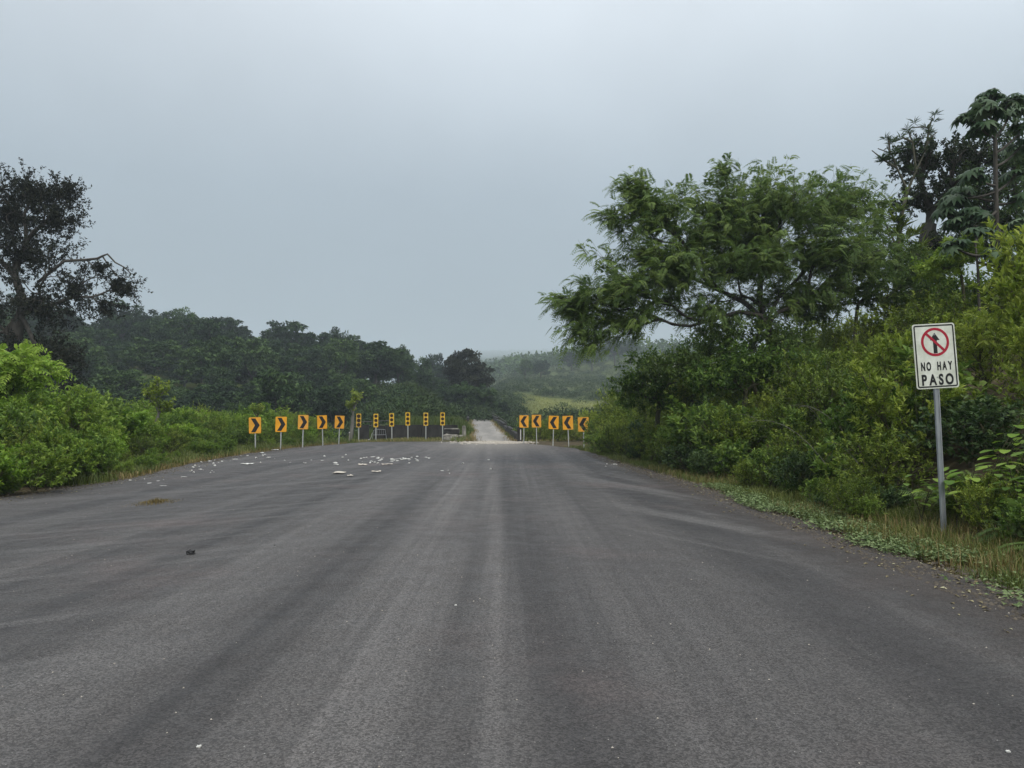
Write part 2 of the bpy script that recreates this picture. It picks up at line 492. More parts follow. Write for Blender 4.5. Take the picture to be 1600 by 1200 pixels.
def asphalt_mat():
    m, n, b = mat('worn_asphalt')
    L = n.links.new
    def N(t, **kw):
        k = n.nodes.new(t)
        for a, v in kw.items(): setattr(k, a, v)
        return k
    def noise(vec, scale, detail=6, rough=.6):
        k = N('ShaderNodeTexNoise'); k.inputs['Scale'].default_value = scale
        k.inputs['Detail'].default_value = detail; k.inputs['Roughness'].default_value = rough
        L(vec, k.inputs['Vector']); return k.outputs['Fac']
    def remap(v, a, c, lo=0.0, hi=1.0):
        k = N('ShaderNodeMapRange'); k.interpolation_type = 'SMOOTHSTEP'
        k.inputs['From Min'].default_value, k.inputs['From Max'].default_value = a, c
        k.inputs['To Min'].default_value, k.inputs['To Max'].default_value = lo, hi
        L(v, k.inputs['Value']); return k.outputs[0]
    def math_(op, a, c):
        k = N('ShaderNodeMath', operation=op)
        for i, v in enumerate((a, c)):
            if isinstance(v, (int, float)): k.inputs[i].default_value = v
            else: L(v, k.inputs[i])
        return k.outputs[0]
    def mixc(f, a, c, bt='MIX'):
        k = N('ShaderNodeMixRGB', blend_type=bt)
        for i, v in enumerate((f, a, c)):
            if isinstance(v, (int, float)): k.inputs[i].default_value = v
            elif isinstance(v, tuple): k.inputs[i].default_value = (*v, 1)
            else: L(v, k.inputs[i])
        return k.outputs[0]
    t = N('ShaderNodeTexCoord').outputs['Object']
    # along the lane: rotated a little to the left, stretched lengthwise
    mp = N('ShaderNodeMapping'); mp.inputs['Rotation'].default_value = (0, 0, R(-1.9)); mp.inputs['Scale'].default_value = (1, .012, 1)
    L(t, mp.inputs[0])
    lane = noise(mp.outputs[0], .85, 4, .55)
    lane2 = noise(mp.outputs[0], 6, 5, .65)
    # turning marks: rings round two turning centres, stretched round the arc
    def arcs(cx, cy, sc):
        o = N('ShaderNodeVectorMath', operation='SUBTRACT'); o.inputs[1].default_value = (cx, cy, 0); L(t, o.inputs[0])
        s = N('ShaderNodeSeparateXYZ'); L(o.outputs[0], s.inputs[0])
        r_ = math_('SQRT', math_('ADD', math_('MULTIPLY', s.outputs[0], s.outputs[0]), math_('MULTIPLY', s.outputs[1], s.outputs[1])), 0)
        a_ = math_('ARCTAN2', s.outputs[1], s.outputs[0])
        c = N('ShaderNodeCombineXYZ'); L(r_, c.inputs[0]); L(math_('MULTIPLY', a_, 1.1), c.inputs[1])
        return noise(c.outputs[0], sc, 5, .6)
    arc1 = arcs(-28, 38, 1.5)
    arc2 = arcs(48, 34, 1.5)
    big = noise(t, .16, 4, .55)
    fine = noise(t, 120, 4, .75)
    grain = N('ShaderNodeTexVoronoi'); grain.inputs['Scale'].default_value = 84; L(t, grain.inputs['Vector'])
    mid = noise(t, 2.3, 7, .7)
    sx = N('ShaderNodeSeparateXYZ'); L(t, sx.inputs[0])
    col = mixc(remap(lane, .34, .66), (.0305, .0285, .0285), (.067, .0625, .06))
    # dusty wheel tracks towards the bridge
    lx = math_('ADD', sx.outputs[0], math_('MULTIPLY', sx.outputs[1], .033))
    def track(x0, w):
        d = math_('ABSOLUTE', math_('SUBTRACT', lx, x0), 0)
        return remap(d, 0.0, w, 1.0, 0.0)
    tr = math_('ADD', math_('MULTIPLY', track(.12, .32), .8), math_('MULTIPLY', track(-.75, .75), .85))
    tr = math_('ADD', tr, math_('MULTIPLY', track(1.2, 1.0), .5))
    tr = math_('ADD', tr, math_('MULTIPLY', track(-2.5, .8), .4))
    tr = math_('MULTIPLY', tr, remap(lane2, .3, .7, .6, 1.0))
    col = mixc(math_('MULTIPLY', tr, .9), col, (.112, .1045, .1))
    col = mixc(1.0, col, remap(lane2, .25, .75, .86, 1.14), 'MULTIPLY')
    wl = remap(sx.outputs[0], -1.0, -4.0); wr = remap(sx.outputs[0], 1.0, 3.0)
    fa = remap(sx.outputs[1], 9, 20)
    a1 = math_('MULTIPLY', math_('MULTIPLY', remap(arc1, .48, .62), wl), remap(mid, .35, .65, .15, 1))
    col = mixc(math_('MULTIPLY', a1, .6), col, (.12, .115, .112))
    a2 = math_('MULTIPLY', math_('MULTIPLY', remap(arc2, .5, .66), wr), remap(sx.outputs[1], 5, 14))
    col = mixc(math_('MULTIPLY', a2, .65), col, (.115, .11, .106))
    a3 = math_('MULTIPLY', remap(arc2, .5, .34), wr)
    col = mixc(math_('MULTIPLY', a3, .55), col, (.026, .025, .026))
    col = mixc(remap(big, .42, .7, 0, .35), col, (.04, .037, .038))
    # reddish cinder patches and damp soil along the right edge
    col = mixc(math_('MULTIPLY', remap(noise(t, .3, 5, .6), .52, .7), .4), col, (.1, .075, .07))
    edge = math_('MULTIPLY', remap(math_('ADD', sx.outputs[0], math_('MULTIPLY', mid, 1.6)), 3.9, 5.1), .8)
    col = mixc(edge, col, (.034, .027, .023))
    far = math_('MULTIPLY', remap(sx.outputs[1], 32, 54), remap(math_('ABSOLUTE', math_('ADD', sx.outputs[0], 1.2), 0), 4.8, .6))
    col = mixc(math_('MULTIPLY', far, remap(mid, .3, .6, .2, .8)), col, (.22, .2, .17))
    col = mixc(.85, col, remap(fine, .25, .75, .4, 1.65), 'MULTIPLY')
    gcol = N('ShaderNodeSeparateXYZ'); L(grain.outputs['Color'], gcol.inputs[0])
    col = mixc(.6, col, remap(gcol.outputs[0], 0, 1, .3, 1.75), 'MULTIPLY')
    speck = math_('MULTIPLY', remap(gcol.outputs[1], .995, .998), remap(grain.outputs['Distance'], .35, .2))
    col = mixc(speck, col, (.4, .39, .36))
    L(col, b.inputs['Base Color'])
    L(remap(mid, .3, .7, .6, .85), b.inputs['Roughness'])
    b.inputs['Specular IOR Level'].default_value = .35
    bp = N('ShaderNodeBump'); bp.inputs['Strength'].default_value = .55; bp.inputs['Distance'].default_value = .006
    L(math_('ADD', grain.outputs['Distance'], fine), bp.inputs['Height'])
    L(bp.outputs[0], b.inputs['Normal'])
    return m
M['asphalt'] = asphalt_mat()
M['rust'] = rough_mat('rusty_rail', (.05, .045, .042), (.12, .11, .105), 6, .8, .2)
M['gravel'] = rough_mat('pale_gravel', (.14, .125, .1), (.42, .38, .31), 1.3, .9, bump=.8, detail=10)
M['bridge_asphalt'] = rough_mat('bridge_asphalt', (.11, .105, .098), (.31, .29, .26), .5, .85, bump=.3, detail=9, stretch=(1.4, .2, 1))

# ------------------------------------------------------------------ ground
XR_Y = [-25, 11, 18.5, 24, 29.5, 36, 42, 46, 50, 53]
XR_X = [4.7, 4.66, 4.6, 4.3, 3.95, 3.75, 3.4, 2.2, .9, .3]
XL_Y = [-25, 15.8, 20.8, 28, 36, 44, 49, 52]
XL_X = [-10.9, -10.6, -10.4, -11.6, -12.3, -11.9, -10.8, -10.2]
def XR(y): return np.interp(y, XR_Y, XR_X)
def XL(y): return np.interp(y, XL_Y, XL_X)
def sst(x, a, b):
    t = np.clip((x - a) / (b - a), 0, 1)
    return t * t * (3 - 2 * t)
TP = [-900, 0, 150, 300, 450, 560, 640, 700, 750, 810, 870, 930, 1000, 1200, 1600, 2600]
TY = [50, 75, 110, 150, 200, 250, 320, 420, 700, 1200, 2200, 3800]
TZ = np.array([
 [0, -3, 2, 13, 22, 21, 20, 20, 25, 25, 30, 30],
 [0, -3, 2, 13, 22, 21, 20, 20, 25, 25, 30, 30],
 [0, -3, 2, 12, 20.5, 19, 18, 20, 25, 25, 30, 30],
 [0, -3, 2, 11.5, 18, 17, 16, 19, 25, 25, 30, 30],
 [0, -3, 1, 8, 12.8, 12, 12, 15, 20, 25, 40, 40],
 [0, -2, 2, 7.5, 10.8, 10, 10, 12, 20, 30, 60, 75],
 [0, .2, 4.3, 7.4, 7.2, 7, 7, 8, 18, 40, 90, 150],
 [0, .2, 1.5, 4.2, 4.6, 5, 7, 10, 25, 62, 130, 270],
 [0, .1, .9, 3.6, 6, 9, 12, 20, 42, 82, 168, 336],
 [0, -2, -1, 2.0, 7, 12, 16, 26, 47, 87, 173, 336],
 [0.1, -1, .6, 2.4, 5.5, 10.5, 16, 28, 50, 89, 175, 338],
 [0.4, .6, 1.0, 2.2, 4.5, 10, 16, 32, 53, 92, 178, 340],
 [1, 1.5, 2, 3, 6, 11, 18, 36, 56, 95, 180, 340],
 [4, 5, 6, 8, 10, 14, 20, 36, 56, 95, 180, 340],
 [5, 6, 8, 10, 14, 18, 24, 36, 56, 95, 180, 340],
 [5, 6, 8, 10, 14, 18, 24, 36, 56, 95, 180, 340]], float)
_nv = rng.uniform(0, 6.28, (6, 3))
def wav(x, y, s):
    r = 0
    for i in range(6):
        a = _nv[i, 0]; k = s * (1 + .37 * i)
        r = r + np.sin((x * np.cos(a) + y * np.sin(a)) * k + _nv[i, 1]) / (1 + .5 * i)
    return r / 3
def zground(x, y):
    x, y = np.asarray(x, float), np.asarray(y, float)
    yy = np.clip(y, -25, 53)
    dr, dl = x - XR(yy), XL(yy) - x
    near = np.full(np.broadcast(x, y).shape, -.04)
    bank = .1 * sst(dr, .7, 1.8) + .45 * np.clip(dr - 1.8, 0, 9) + .16 * np.clip(dr - 10.8, 0, 30)
    near = near + bank * (1 - sst(y, 33, 46)) + .12 * sst(dr, .7, 1.6) * sst(y, 33, 46)
    near = near + .1 * sst(dl, .7, 1.8) + .02 * np.clip(dl - 1.8, 0, 10)
    near = near + .12 * wav(x, y, .5) * sst(np.maximum(dr, dl), 1.5, 4)
    near = np.where(y > 53, .03, near)
    r = np.hypot(x, y); th = np.arctan2(x, np.maximum(y, 1e-3))
    Y = np.maximum(y, .5 * r)
    u = 800 + 1200 * np.clip(np.tan(np.clip(np.arctan2(x, y), -.98, .98)), -1.4, 1.5)
    iu = np.clip(np.searchsorted(TP, u) - 1, 0, len(TP) - 2)
    fu = np.clip((u - np.array(TP)[iu]) / (np.array(TP)[iu + 1] - np.array(TP)[iu]), 0, 1); fu = fu * fu * (3 - 2 * fu)
    iy = np.clip(np.searchsorted(TY, Y) - 1, 0, len(TY) - 2)
    fy = np.clip((Y - np.array(TY)[iy]) / (np.array(TY)[iy + 1] - np.array(TY)[iy]), 0, 1)
    far = (TZ[iu, iy] * (1 - fu) + TZ[iu + 1, iy] * fu) * (1 - fy) + (TZ[iu, iy + 1] * (1 - fu) + TZ[iu + 1, iy + 1] * fu) * fy
    far = far + wav(x, y, .045) * np.clip((Y - 90) / 200, 0, 2.5) * 1.2
    front = sst(y / np.maximum(r, 1e-6), -.1, .45)
    far = far * front
    far = far + 1.0 * sst(u, 525, 560) * (1 - sst(u, 715, 745)) * sst(Y, 59.5, 63) * (1 - sst(Y, 70, 82))
    w = sst(Y, 50, 66)
    return near * (1 - w) + far * w

def zg(x, y): return float(zground(np.array([x]), np.array([y]))[0])

th = np.concatenate([np.linspace(-180, -48, 50, endpoint=False), np.linspace(-48, 48, 330, endpoint=False), np.linspace(48, 180, 50, endpoint=False)])
rad = np.concatenate([[.01], np.geomspace(1.0, 20, 60, endpoint=False), np.geomspace(20, 450, 190, endpoint=False), np.geomspace(450, 4000, 44)])
RR, TT = np.meshgrid(rad, np.radians(th), indexing='ij')
GX, GY = RR * np.sin(TT), RR * np.cos(TT)
GZ = zground(GX, GY)
nr, na = GX.shape
i, k = np.meshgrid(np.arange(nr - 1), np.arange(na), indexing='ij')
a, b = i * na + k, i * na + (k + 1) % na
T = np.concatenate([np.stack([a, b + na, b], -1).reshape(-1, 3), np.stack([a, a + na, b + na], -1).reshape(-1, 3)])
u_ = 800 + 1200 * GX / np.maximum(GY, 1)
mead = sst(u_, 815, 850) * (1 - sst(u_, 985, 1060)) * sst(GY, 130, 150) * (1 - sst(GY, 205, 222))
mead = np.maximum(mead, .55 * sst(u_, 835, 870) * (1 - sst(u_, 985, 1060)) * sst(GY, 60, 75) * (1 - sst(GY, 100, 120)))
g_o = link('ground', np_mesh('ground', np.stack([GX, GY, GZ], -1).reshape(-1, 3), T, mead.ravel(), True), M['ground'])
tag(g_o, 'soil and low growth under the thickets, rising to wooded hills', kind='structure')

# asphalt: one slab with a ragged rim
def outline():
    L_ = [(float(XL(y)), y) for y in np.arange(-22, 51.5, .35)]
    far_ = [(x, 53 + .5 * math.sin(x * .9)) for x in np.arange(-9.8, .2, .35)]
    R_ = [(float(XR(y)), y) for y in np.arange(52.5, -22, -.35)]
    pts = L_ + far_ + R_
    res = []
    for x, y in pts:
        j = mnoise.noise(Vector((x * .55, y * .55, 3))) * .34 + mnoise.noise(Vector((x * 2.1, y * 2.1, 9))) * .16
        res.append((x + j * (1 if abs(x) > 3 else .3), y + j * .5))
    return res
ol = outline()
bm = bmesh.new()
top = [bm.verts.new((x, y, 0)) for x, y in ol]
bot = [bm.verts.new((x, y, -.06)) for x, y in ol]
n_ = len(ol)
for q in range(n_):
    bm.faces.new((top[q], top[(q + 1) % n_], bot[(q + 1) % n_], bot[q]))
f = bm.faces.new(top)
bmesh.ops.recalc_face_normals(bm, faces=bm.faces)
bmesh.ops.triangulate(bm, faces=[f])
me = bpy.data.meshes.new('asphalt_road'); bm.to_mesh(me); bm.free()
me.update()
tag(link('asphalt_road', me, M['asphalt']), 'wide worn dark grey asphalt road', kind='structure')

# ------------------------------------------------------------------ bridge and its road
BR0, BR1 = Vector((-1.35, 54.0, 0)), Vector((-4.9, 116.0, 1.72))
def bridge_p(t, off, dz=0):
    d = (BR1 - BR0); s = Vector((d.y, -d.x, 0)).normalized()
    p = BR0 + d * t + s * off
    return Vector((p.x, p.y, p.z + .25 * math.sin(math.pi * t) * 0 + dz))
bridge = thing('bridge', 'long narrow bridge with pale dusty deck and dark parapets', 'bridge', (0, 0, 0))
m_ = MB()
K = 24
vsx, fsx = [], []
HW = 1.6
for j in range(K + 1):
    t = j / K
    for off, dz in ((-HW, 0), (HW, 0), (HW, -.5), (-HW, -.5)):
        vsx.append(bridge_p(t, off, dz))
for j in range(K):
    for c in range(4):
        fsx.append((4 * j + c, 4 * j + (c + 1) % 4, 4 * j + 4 + (c + 1) % 4, 4 * j + 4 + c))
fsx += [(0, 1, 2, 3), (4 * K + 3, 4 * K + 2, 4 * K + 1, 4 * K)]
m_.add(vsx, fsx)
m_.build('deck', M['bridge_asphalt'], bridge)
for sgn in (-1, 1):
    for j in range(0 if sgn > 0 else 6, 10):
        t0, t1 = j / 10 + .003, (j + 1) / 10 - .003
        q = MB(); v = []
        for t in (t0, t1):
            for off, dz in ((HW + .01, -.5), (HW + .27, -.5), (HW + .27, .55 + .1 * math.sin(j * 2.3)), (HW + .01, .55 + .1 * math.sin(j * 2.3))):
                v.append(bridge_p(t, sgn * off, dz))
        q.add(v, [(0, 1, 2, 3), (7, 6, 5, 4), (0, 4, 5, 1), (1, 5, 6, 2), (2, 6, 7, 3), (3, 7, 4, 0)])
        q.build('parapet', M['concrete_dark'], bridge)
    q = MB()
    q.tube([bridge_p(t, sgn * (HW + .14), .86) for t in np.linspace(0.25 if sgn > 0 else .7, 1, 12)], .022, 6)
    q.build('handrail', M['rust'], bridge)
    for t in np.linspace(.25 if sgn > 0 else .7, 1, 11):
        q = MB(); q.tube([bridge_p(t, sgn * (HW + .14), .4), bridge_p(t, sgn * (HW + .14), .86)], .025, 5)
        q.build('rail_post', M['rust'], bridge)
# road beyond the bridge, bending away to the left
m_ = MB(); v = []
path = [(BR1.x, BR1.y, BR1.z - .01), (-6.0, 124, 1.85), (-8.5, 133, 2.0), (-13, 141, 2.2)]
for j, (x, y, z) in enumerate(path):
    w = 2.1
    nx = (.06, .15, .35, .5)[j]
    for s in (-1, 1):
        v.append((x + s * w, y + s * w * nx, z))
m_.add(v, [(2 * j, 2 * j + 1, 2 * j + 3, 2 * j + 2) for j in range(3)])
tag(m_.build('far_road', M['bridge_asphalt']), 'pale road bending left beyond the bridge', kind='structure')
# pale broken gravel where asphalt meets bridge
m_ = MB(); ring = []
for q in range(40):
    w = q / 40 * 2 * math.pi
    rr = 1 + .18 * mnoise.noise(Vector((math.cos(w) * 2, math.sin(w) * 2, 1)))
    ring.append((-1.15 + 2.4 * rr * math.cos(w), 53.0 + 4.2 * rr * math.sin(w), .008))
m_.add(ring + [(x, y, -.05) for x, y, z in ring], [tuple(range(40))] + [(i, i + 40, (i + 1) % 40 + 40, (i + 1) % 40) for i in range(40)])
tag(m_.build('gravel_patch', M['gravel']), 'pale gravel and broken edge before the bridge', kind='structure')

# ------------------------------------------------------------------ no-through-road sign
def letter_mesh(ch, h, wscale, bold):
    c = bpy.data.curves.new('letter', 'FONT')
    c.body, c.size, c.extrude, c.offset = ch, 1.0, .004 / h * .5, bold
    c.resolution_u = 6
    o = bpy.data.objects.new('letter', c); COL.objects.link(o)
    bpy.context.view_layer.update()
    me = bpy.data.meshes.new_from_object(o.evaluated_get(bpy.context.evaluated_depsgraph_get()))
    bpy.data.objects.remove(o)
    co = np.array([q.co for q in me.vertices])
    y0, y1 = co[:, 1].min(), co[:, 1].max()
    x0, x1 = co[:, 0].min(), co[:, 0].max()
    s = h / .73
    for q in me.vertices:
        x, y, z = q.co
        q.co = ((x - (x0 + x1) / 2) * s * wscale, -z * s * (.73 / .73), y * s)
    return me, (x1 - x0) * s * wscale

def rrect(w, h, r, cx=0, cz=0, n=6):
    res = []
    for sx, sz, a0 in ((1, 1, 0), (-1, 1, 90), (-1, -1, 180), (1, -1, 270)):
        for q in range(n + 1):
            a = R(a0 + 90 * q / n)
            res.append((cx + sx * (w / 2 - r) + r * math.cos(a), cz + sz * (h / 2 - r) + r * math.sin(a)))
    return res
def frame(mb, w, h, r, t, y0, y1, cx=0, cz=0):
    o = rrect(w, h, r, cx, cz); i = rrect(w - 2 * t, h - 2 * t, max(r - t, .004), cx, cz)
    n = len(o); v = []
    for (x, z), (x2, z2) in zip(o, i):
        v += [(x, y0, z), (x2, y0, z2), (x2, y1, z2), (x, y1, z)]
    f = []
    for k in range(n):
        a, b = 4 * k, 4 * ((k + 1) % n)
        f += [(a + j, a + (j + 1) % 4, b + (j + 1) % 4, b + j) for j in range(4)]
    mb.add(v, f)

SY = 10.8
sb = pt(1477, 828, SY)
sign = thing('traffic_sign', 'white NO HAY PASO sign on a leaning grey steel post beside the right verge', 'traffic sign', (sb.x, sb.y, zg(sb.x, sb.y) - .05))
sign.rotation_euler = (0, R(-1.7), R(2))
q = MB()   # folded steel post: a C-shaped channel with lips
q.prism([(-.033, 0), (.033, 0), (.033, 1), (-.033, 1)], -.002, .002)
H = 2.9
ch = [(-.034, .0), (-.034, -.036), (-.014, -.04), (-.012, -.034), (.012, -.034), (.014, -.04), (.034, -.036), (.034, 0), (.03, .0), (.03, -.03), (-.03, -.03), (-.03, 0)]
q = MB()
n = len(ch)
q.add([(x, y + .045, 0) for x, y in ch] + [(x, y + .045, H) for x, y in ch], [(i, (i + 1) % n, (i + 1) % n + n, i + n) for i in range(n)] + [tuple(range(n - 1, -1, -1)), tuple(range(n, 2 * n))])
q.build('post', M['steel'], sign)
PW, PH = .61, .915
q = MB(); q.prism(rrect(PW, PH, .035), -.003, .003)
panel = q.build('sign_panel', M['sign_white'], sign)
panel.location = (-.005, -.002, 2.545); panel.rotation_euler = (0, R(-1.6), 0)
q = MB(); frame(q, PW - .034, PH - .034, .03, .02, -.0045, -.0032); q.build('border', M['sign_black'], panel)
cz = PH / 2 - .26
q = MB(); q.ring(.008, cz, .166, .202, -.0052, -.0032, 48); q.build('red_ring', M['sign_red'], panel)
q = MB(); q.prism([(-.022, cz - .16), (.034, cz - .16), (.034, cz + .025), (.078, cz + .025), (.006, cz + .13), (-.066, cz + .025), (-.022, cz + .025)], -.0042, -.0032)
q.build('arrow', M['sign_black'], panel)
q = MB(); q.box((.008, -.0048, cz), (.345, .001, .036), Matrix.Rotation(R(45), 3, 'Y')); q.build('red_slash', M['sign_red'], panel)
def write(txt, base, h, width, bold, gap):
    nat = sum(letter_mesh(c, h, 1.0, bold)[1] for c in txt if c != ' ')
    sp_ = h * .42
    ws = (width - gap * (len(txt) - 1) - sp_ * txt.count(' ')) / nat
    x = -width / 2 + .004
    for c in txt:
        if c == ' ':
            x += sp_ + gap; continue
        me, w = letter_mesh(c, h, ws, bold)
        o = link('letter', me, M['sign_black'], panel); o.location = (x + w / 2, -.0042, base)
        x += w + gap
write('NO HAY', PH / 2 - .655, .118, .45, .036, .02)
write('PASO', PH / 2 - .86, .15, .455, .036, .03)
for z in (.3, -.3):
    q = MB(); q.tube([(0, -.008, z), (0, -.003, z)], .009, 8); q.build('bolt', M['steel'], panel)

# ------------------------------------------------------------------ chevron signs
def make_chevron(right):
    t = thing('chevron_sign', 'x', 'road sign', (0, 0, 0))
    q = MB(); q.box((0, .03, .55), (.055, .035, 1.9)); q.build('post', M['post_pale'], t)
    q = MB(); q.prism(rrect(.6, .8, .03), -.003, .003)
    p = q.build('sign_panel', M['sign_orange'], t); p.location = (0, 0, 1.3)
    s = 1 if right else -1
    c = [(-.2, .345), (.02, .345), (.235, 0), (.02, -.345), (-.2, -.345), (.0, 0)]
    q = MB(); q.prism([(x * s, z) for x, z in c], -.006, -.0035); q.build('black_chevron', M['sign_black'], p)
    return t
ordn = ['first', 'second', 'third', 'fourth', 'last']
cl, cr = make_chevron(True), make_chevron(False)
left_spec = [(399.5, 664.5, 707, 38.5), (438.5, 663, 703, 40.6), (473, 659.5, 699, 43.2), (504.5, 659.5, 695.5, 45.6), (529.5, 659.5, 692, 48.2)]
right_spec = [(818.5, 658.5, 692, 50.4), (838.5, 658, 692, 49.2), (864, 660, 696, 46.4), (888.5, 660.5, 698, 44.6), (912.5, 663, 700, 42.6)]
for right, spec, src in ((True, left_spec, cl), (False, right_spec, cr)):
    for k, (u, v, vb, Y) in enumerate(spec):
        c = pt(u, v, Y)
        if right:
            lab = 'orange chevron sign pointing right, %s from the left of the five before the left thicket' % ordn[k]
            if k == 4: lab = 'orange chevron sign pointing right, last of its five, next to the yellow signal boards'
        else:
            lab = 'orange chevron sign pointing left, %s from the bridge of the five on the right verge' % ordn[k]
            if k == 4: lab = 'orange chevron sign pointing left, last from the bridge, nearest the right thicket'
        loc = (c.x, c.y, c.z - 1.3)
        tl = (R(random.uniform(-3, 3)), R(random.uniform(-2.6, 2.6)))
        rz = R(random.uniform(-7, 7))
        if k == 0:
            o = src; o.location = loc; o.rotation_euler = (tl[0], tl[1], rz); o['label'] = lab
        else:
            o = dup(src, loc, rz, 1.0, lab, tilt=tl)
        o['group'] = 'orange chevron signs pointing right' if right else 'orange chevron signs pointing left'

# yellow boards with three dark discs
sp0 = thing('signal_board', 'x', 'road sign', (0, 0, 0), group='yellow signal boards before the dark wall')
q = MB(); q.box((0, .03, .45), (.065, .04, 2.2)); q.build('post', M['post_pale'], sp0)
q = MB(); q.prism(rrect(.33, .95, .03), -.004, .004); pn = q.build('sign_panel', M['sign_yellow'], sp0); pn.location = (0, 0, 1.52)
for dz in (.3, 0, -.3):
    q = MB(); q.prism([(.118 * math.cos(a), dz + .118 * math.sin(a)) for a in np.linspace(0, 2 * math.pi, 20, endpoint=False)], -.012, -.0042)
    d = q.build('dark_disc', M['lens_dark'], pn)
    q = MB(); q.ring(0, dz, .12, .135, -.02, -.0045, 20); q.build('disc_rim', M['sign_black'], d)
spec = [(560.5, 657, 53.6), (587.5, 657, 54.6), (612.5, 656, 55.2), (637.5, 654.5, 55.6), (665.5, 655, 56.0), (691.5, 654.5, 56.4)]
labs = ['yellow board with three dark discs, nearest the row of right-pointing chevrons',
        'yellow board with three dark discs in front of the bent metal frame',
        'yellow board with three dark discs, third from the chevrons',
        'yellow board with three dark discs, fourth from the chevrons',
        'yellow board with three dark discs, second from the broken concrete block',
        'yellow board with three dark discs beside the broken concrete block']
for k, (u, v, Y) in enumerate(spec):
    c = pt(u, v, Y); loc = (c.x, c.y, c.z - 1.52)
    if k == 0:
        sp0.location = loc; sp0['label'] = labs[0]
    else:
        dup(sp0, loc, R(random.uniform(-5, 5)), 1.0, labs[k], tilt=(0, R(random.uniform(-1, 1))))

# ------------------------------------------------------------------ dark wall, broken block, rails, posts
def slab_thing(name, label, cat_, x0, x1, y, h, d, mt, jit=.03, z0=-.2):
    m = MB(); nseg = max(2, int((x1 - x0) / .35)); top_, v, f = [], [], []
    for j in range(nseg + 1):
        x = x0 + (x1 - x0) * j / nseg
        z = h + mnoise.noise(Vector((x * 1.7, y, h))) * jit * 1.5
        v += [(x - x0, 0, z0), (x - x0, 0, z), (x - x0, d, z), (x - x0, d, z0)]
    for j in range(nseg):
        a = 4 * j
        f += [(a + i, a + 4 + i, a + 4 + (i + 1) % 4, a + (i + 1) % 4) for i in range(4)]
    f += [(0, 1, 2, 3), (4 * nseg + 3, 4 * nseg + 2, 4 * nseg + 1, 4 * nseg)]
    m.add(v, f)
    o = m.build(name, mt); o.location = (x0, y, 0)
    return tag(o, label, cat_)
def X(u, Y): return (u - 800) / F * Y
WY = 58.5
slab_thing('concrete_wall', 'short dark stained concrete wall behind the first signal board', 'wall', X(562, WY), X(576, WY), WY, 1.12, .3, M['concrete_dark'], .05)
slab_thing('concrete_wall', 'dark stained concrete wall between the metal frame and the long wall', 'wall', X(582, WY), X(601, WY), WY + .5, 1.05, .3, M['concrete_dark'], .08)
slab_thing('concrete_wall', 'long dark stained concrete wall behind the middle signal boards', 'wall', X(603, WY), X(658, WY), WY, 1.12, .3, M['concrete_dark'])
slab_thing('concrete_wall', 'dark concrete wall ending behind the broken concrete block', 'wall', X(658.6, WY), X(715, WY), WY + .04, 1.12, .3, M['concrete_dark'])
# broken concrete block: upper dark slab with pale top, pale lower lump, hollow between
bx0, bx1 = X(692, 56), X(720, 56)
blk = thing('concrete_block', 'broken concrete block with pale top edge and dark hollow beside the bridge entry', 'concrete block', ((bx0 + bx1) / 2, 57.1, 0), R(4))
def lump(name, c, s, mt, par, seed, rough=.12, cuts=4):
    bm = bmesh.new(); bmesh.ops.create_cube(bm, size=1)
    bmesh.ops.subdivide_edges(bm, edges=bm.edges, cuts=cuts, use_grid_fill=True)
    for v in bm.verts:
        n3 = mnoise.noise_vector(v.co * 2.3 + Vector((seed, seed * .7, 0)))
        v.co = Vector((v.co.x * s[0], v.co.y * s[1], v.co.z * s[2])) + n3 * rough * min(s) * 1.6
    me = bpy.data.meshes.new(name); bm.to_mesh(me); bm.free()
    o = link(name, me, mt, par); o.location = c
    return o
lump('upper_slab', (-.1, .1, .62), (1.15, .9, .36), M['concrete_dark'], blk, 1.0)
lump('pale_cap', (-.12, .08, .83), (1.05, .8, .1), M['concrete'], blk, 2.0)
lump('lower_lump', (-.15, -.25, .22), (1.1, .7, .42), M['concrete'], blk, 3.0, .22)
lump('rubble_lump', (.45, -.15, .18), (.5, .5, .3), M['concrete'], blk, 4.0, .3)
lump('end_post', (.83, .1, .5), (.22, .3, 1.1), M['concrete'], blk, 5.0, .2)
# bent metal frame
fx = thing('metal_frame', 'bent pale metal frame standing in grass behind the second signal board', 'metal frame', (X(593, 56.5), 56.5, 0))
pts = [(-.5, 0, 0), (-.44, 0, .72), (-.2, 0, .82), (.42, 0, .8), (.5, .05, .3), (.52, 0, 0)]
q = MB(); q.tube(pts, .016, 6); q.build('frame_tube', M['steel'], fx)
q = MB(); q.tube([(-.46, 0, .4), (.48, .03, .42)], .015, 6); q.build('cross_bar', M['steel'], fx)
for k in range(5):
    q = MB(); x = -.3 + .15 * k; q.tube([(x, 0, .41), (x, 0, .8)], .008, 4); q.build('upright_bar', M['steel'], fx)
# bent white sheet
wx = thing('white_sheet', 'crumpled white plastic sheet lying in grass left of the metal frame', 'plastic sheet', (X(579, 55.5), 55.5, .02))
m_ = MB()
prof = [(-.3, .02), (-.1, .1), (.0, .12), (.08, .35), (.16, .62), (.2, .68)]
v = []
for x, z in prof:
    v += [(x, -.1, z), (x + .02, .12, z + .05)]
m_.add(v, [(2 * j, 2 * j + 2, 2 * j + 3, 2 * j + 1) for j in range(5)])
sh = m_.build('sheet', M['white_litter'], wx)
wx.scale = (.7, .7, .8)
md = sh.modifiers.new('thickness', 'SOLIDIFY'); md.thickness = .02
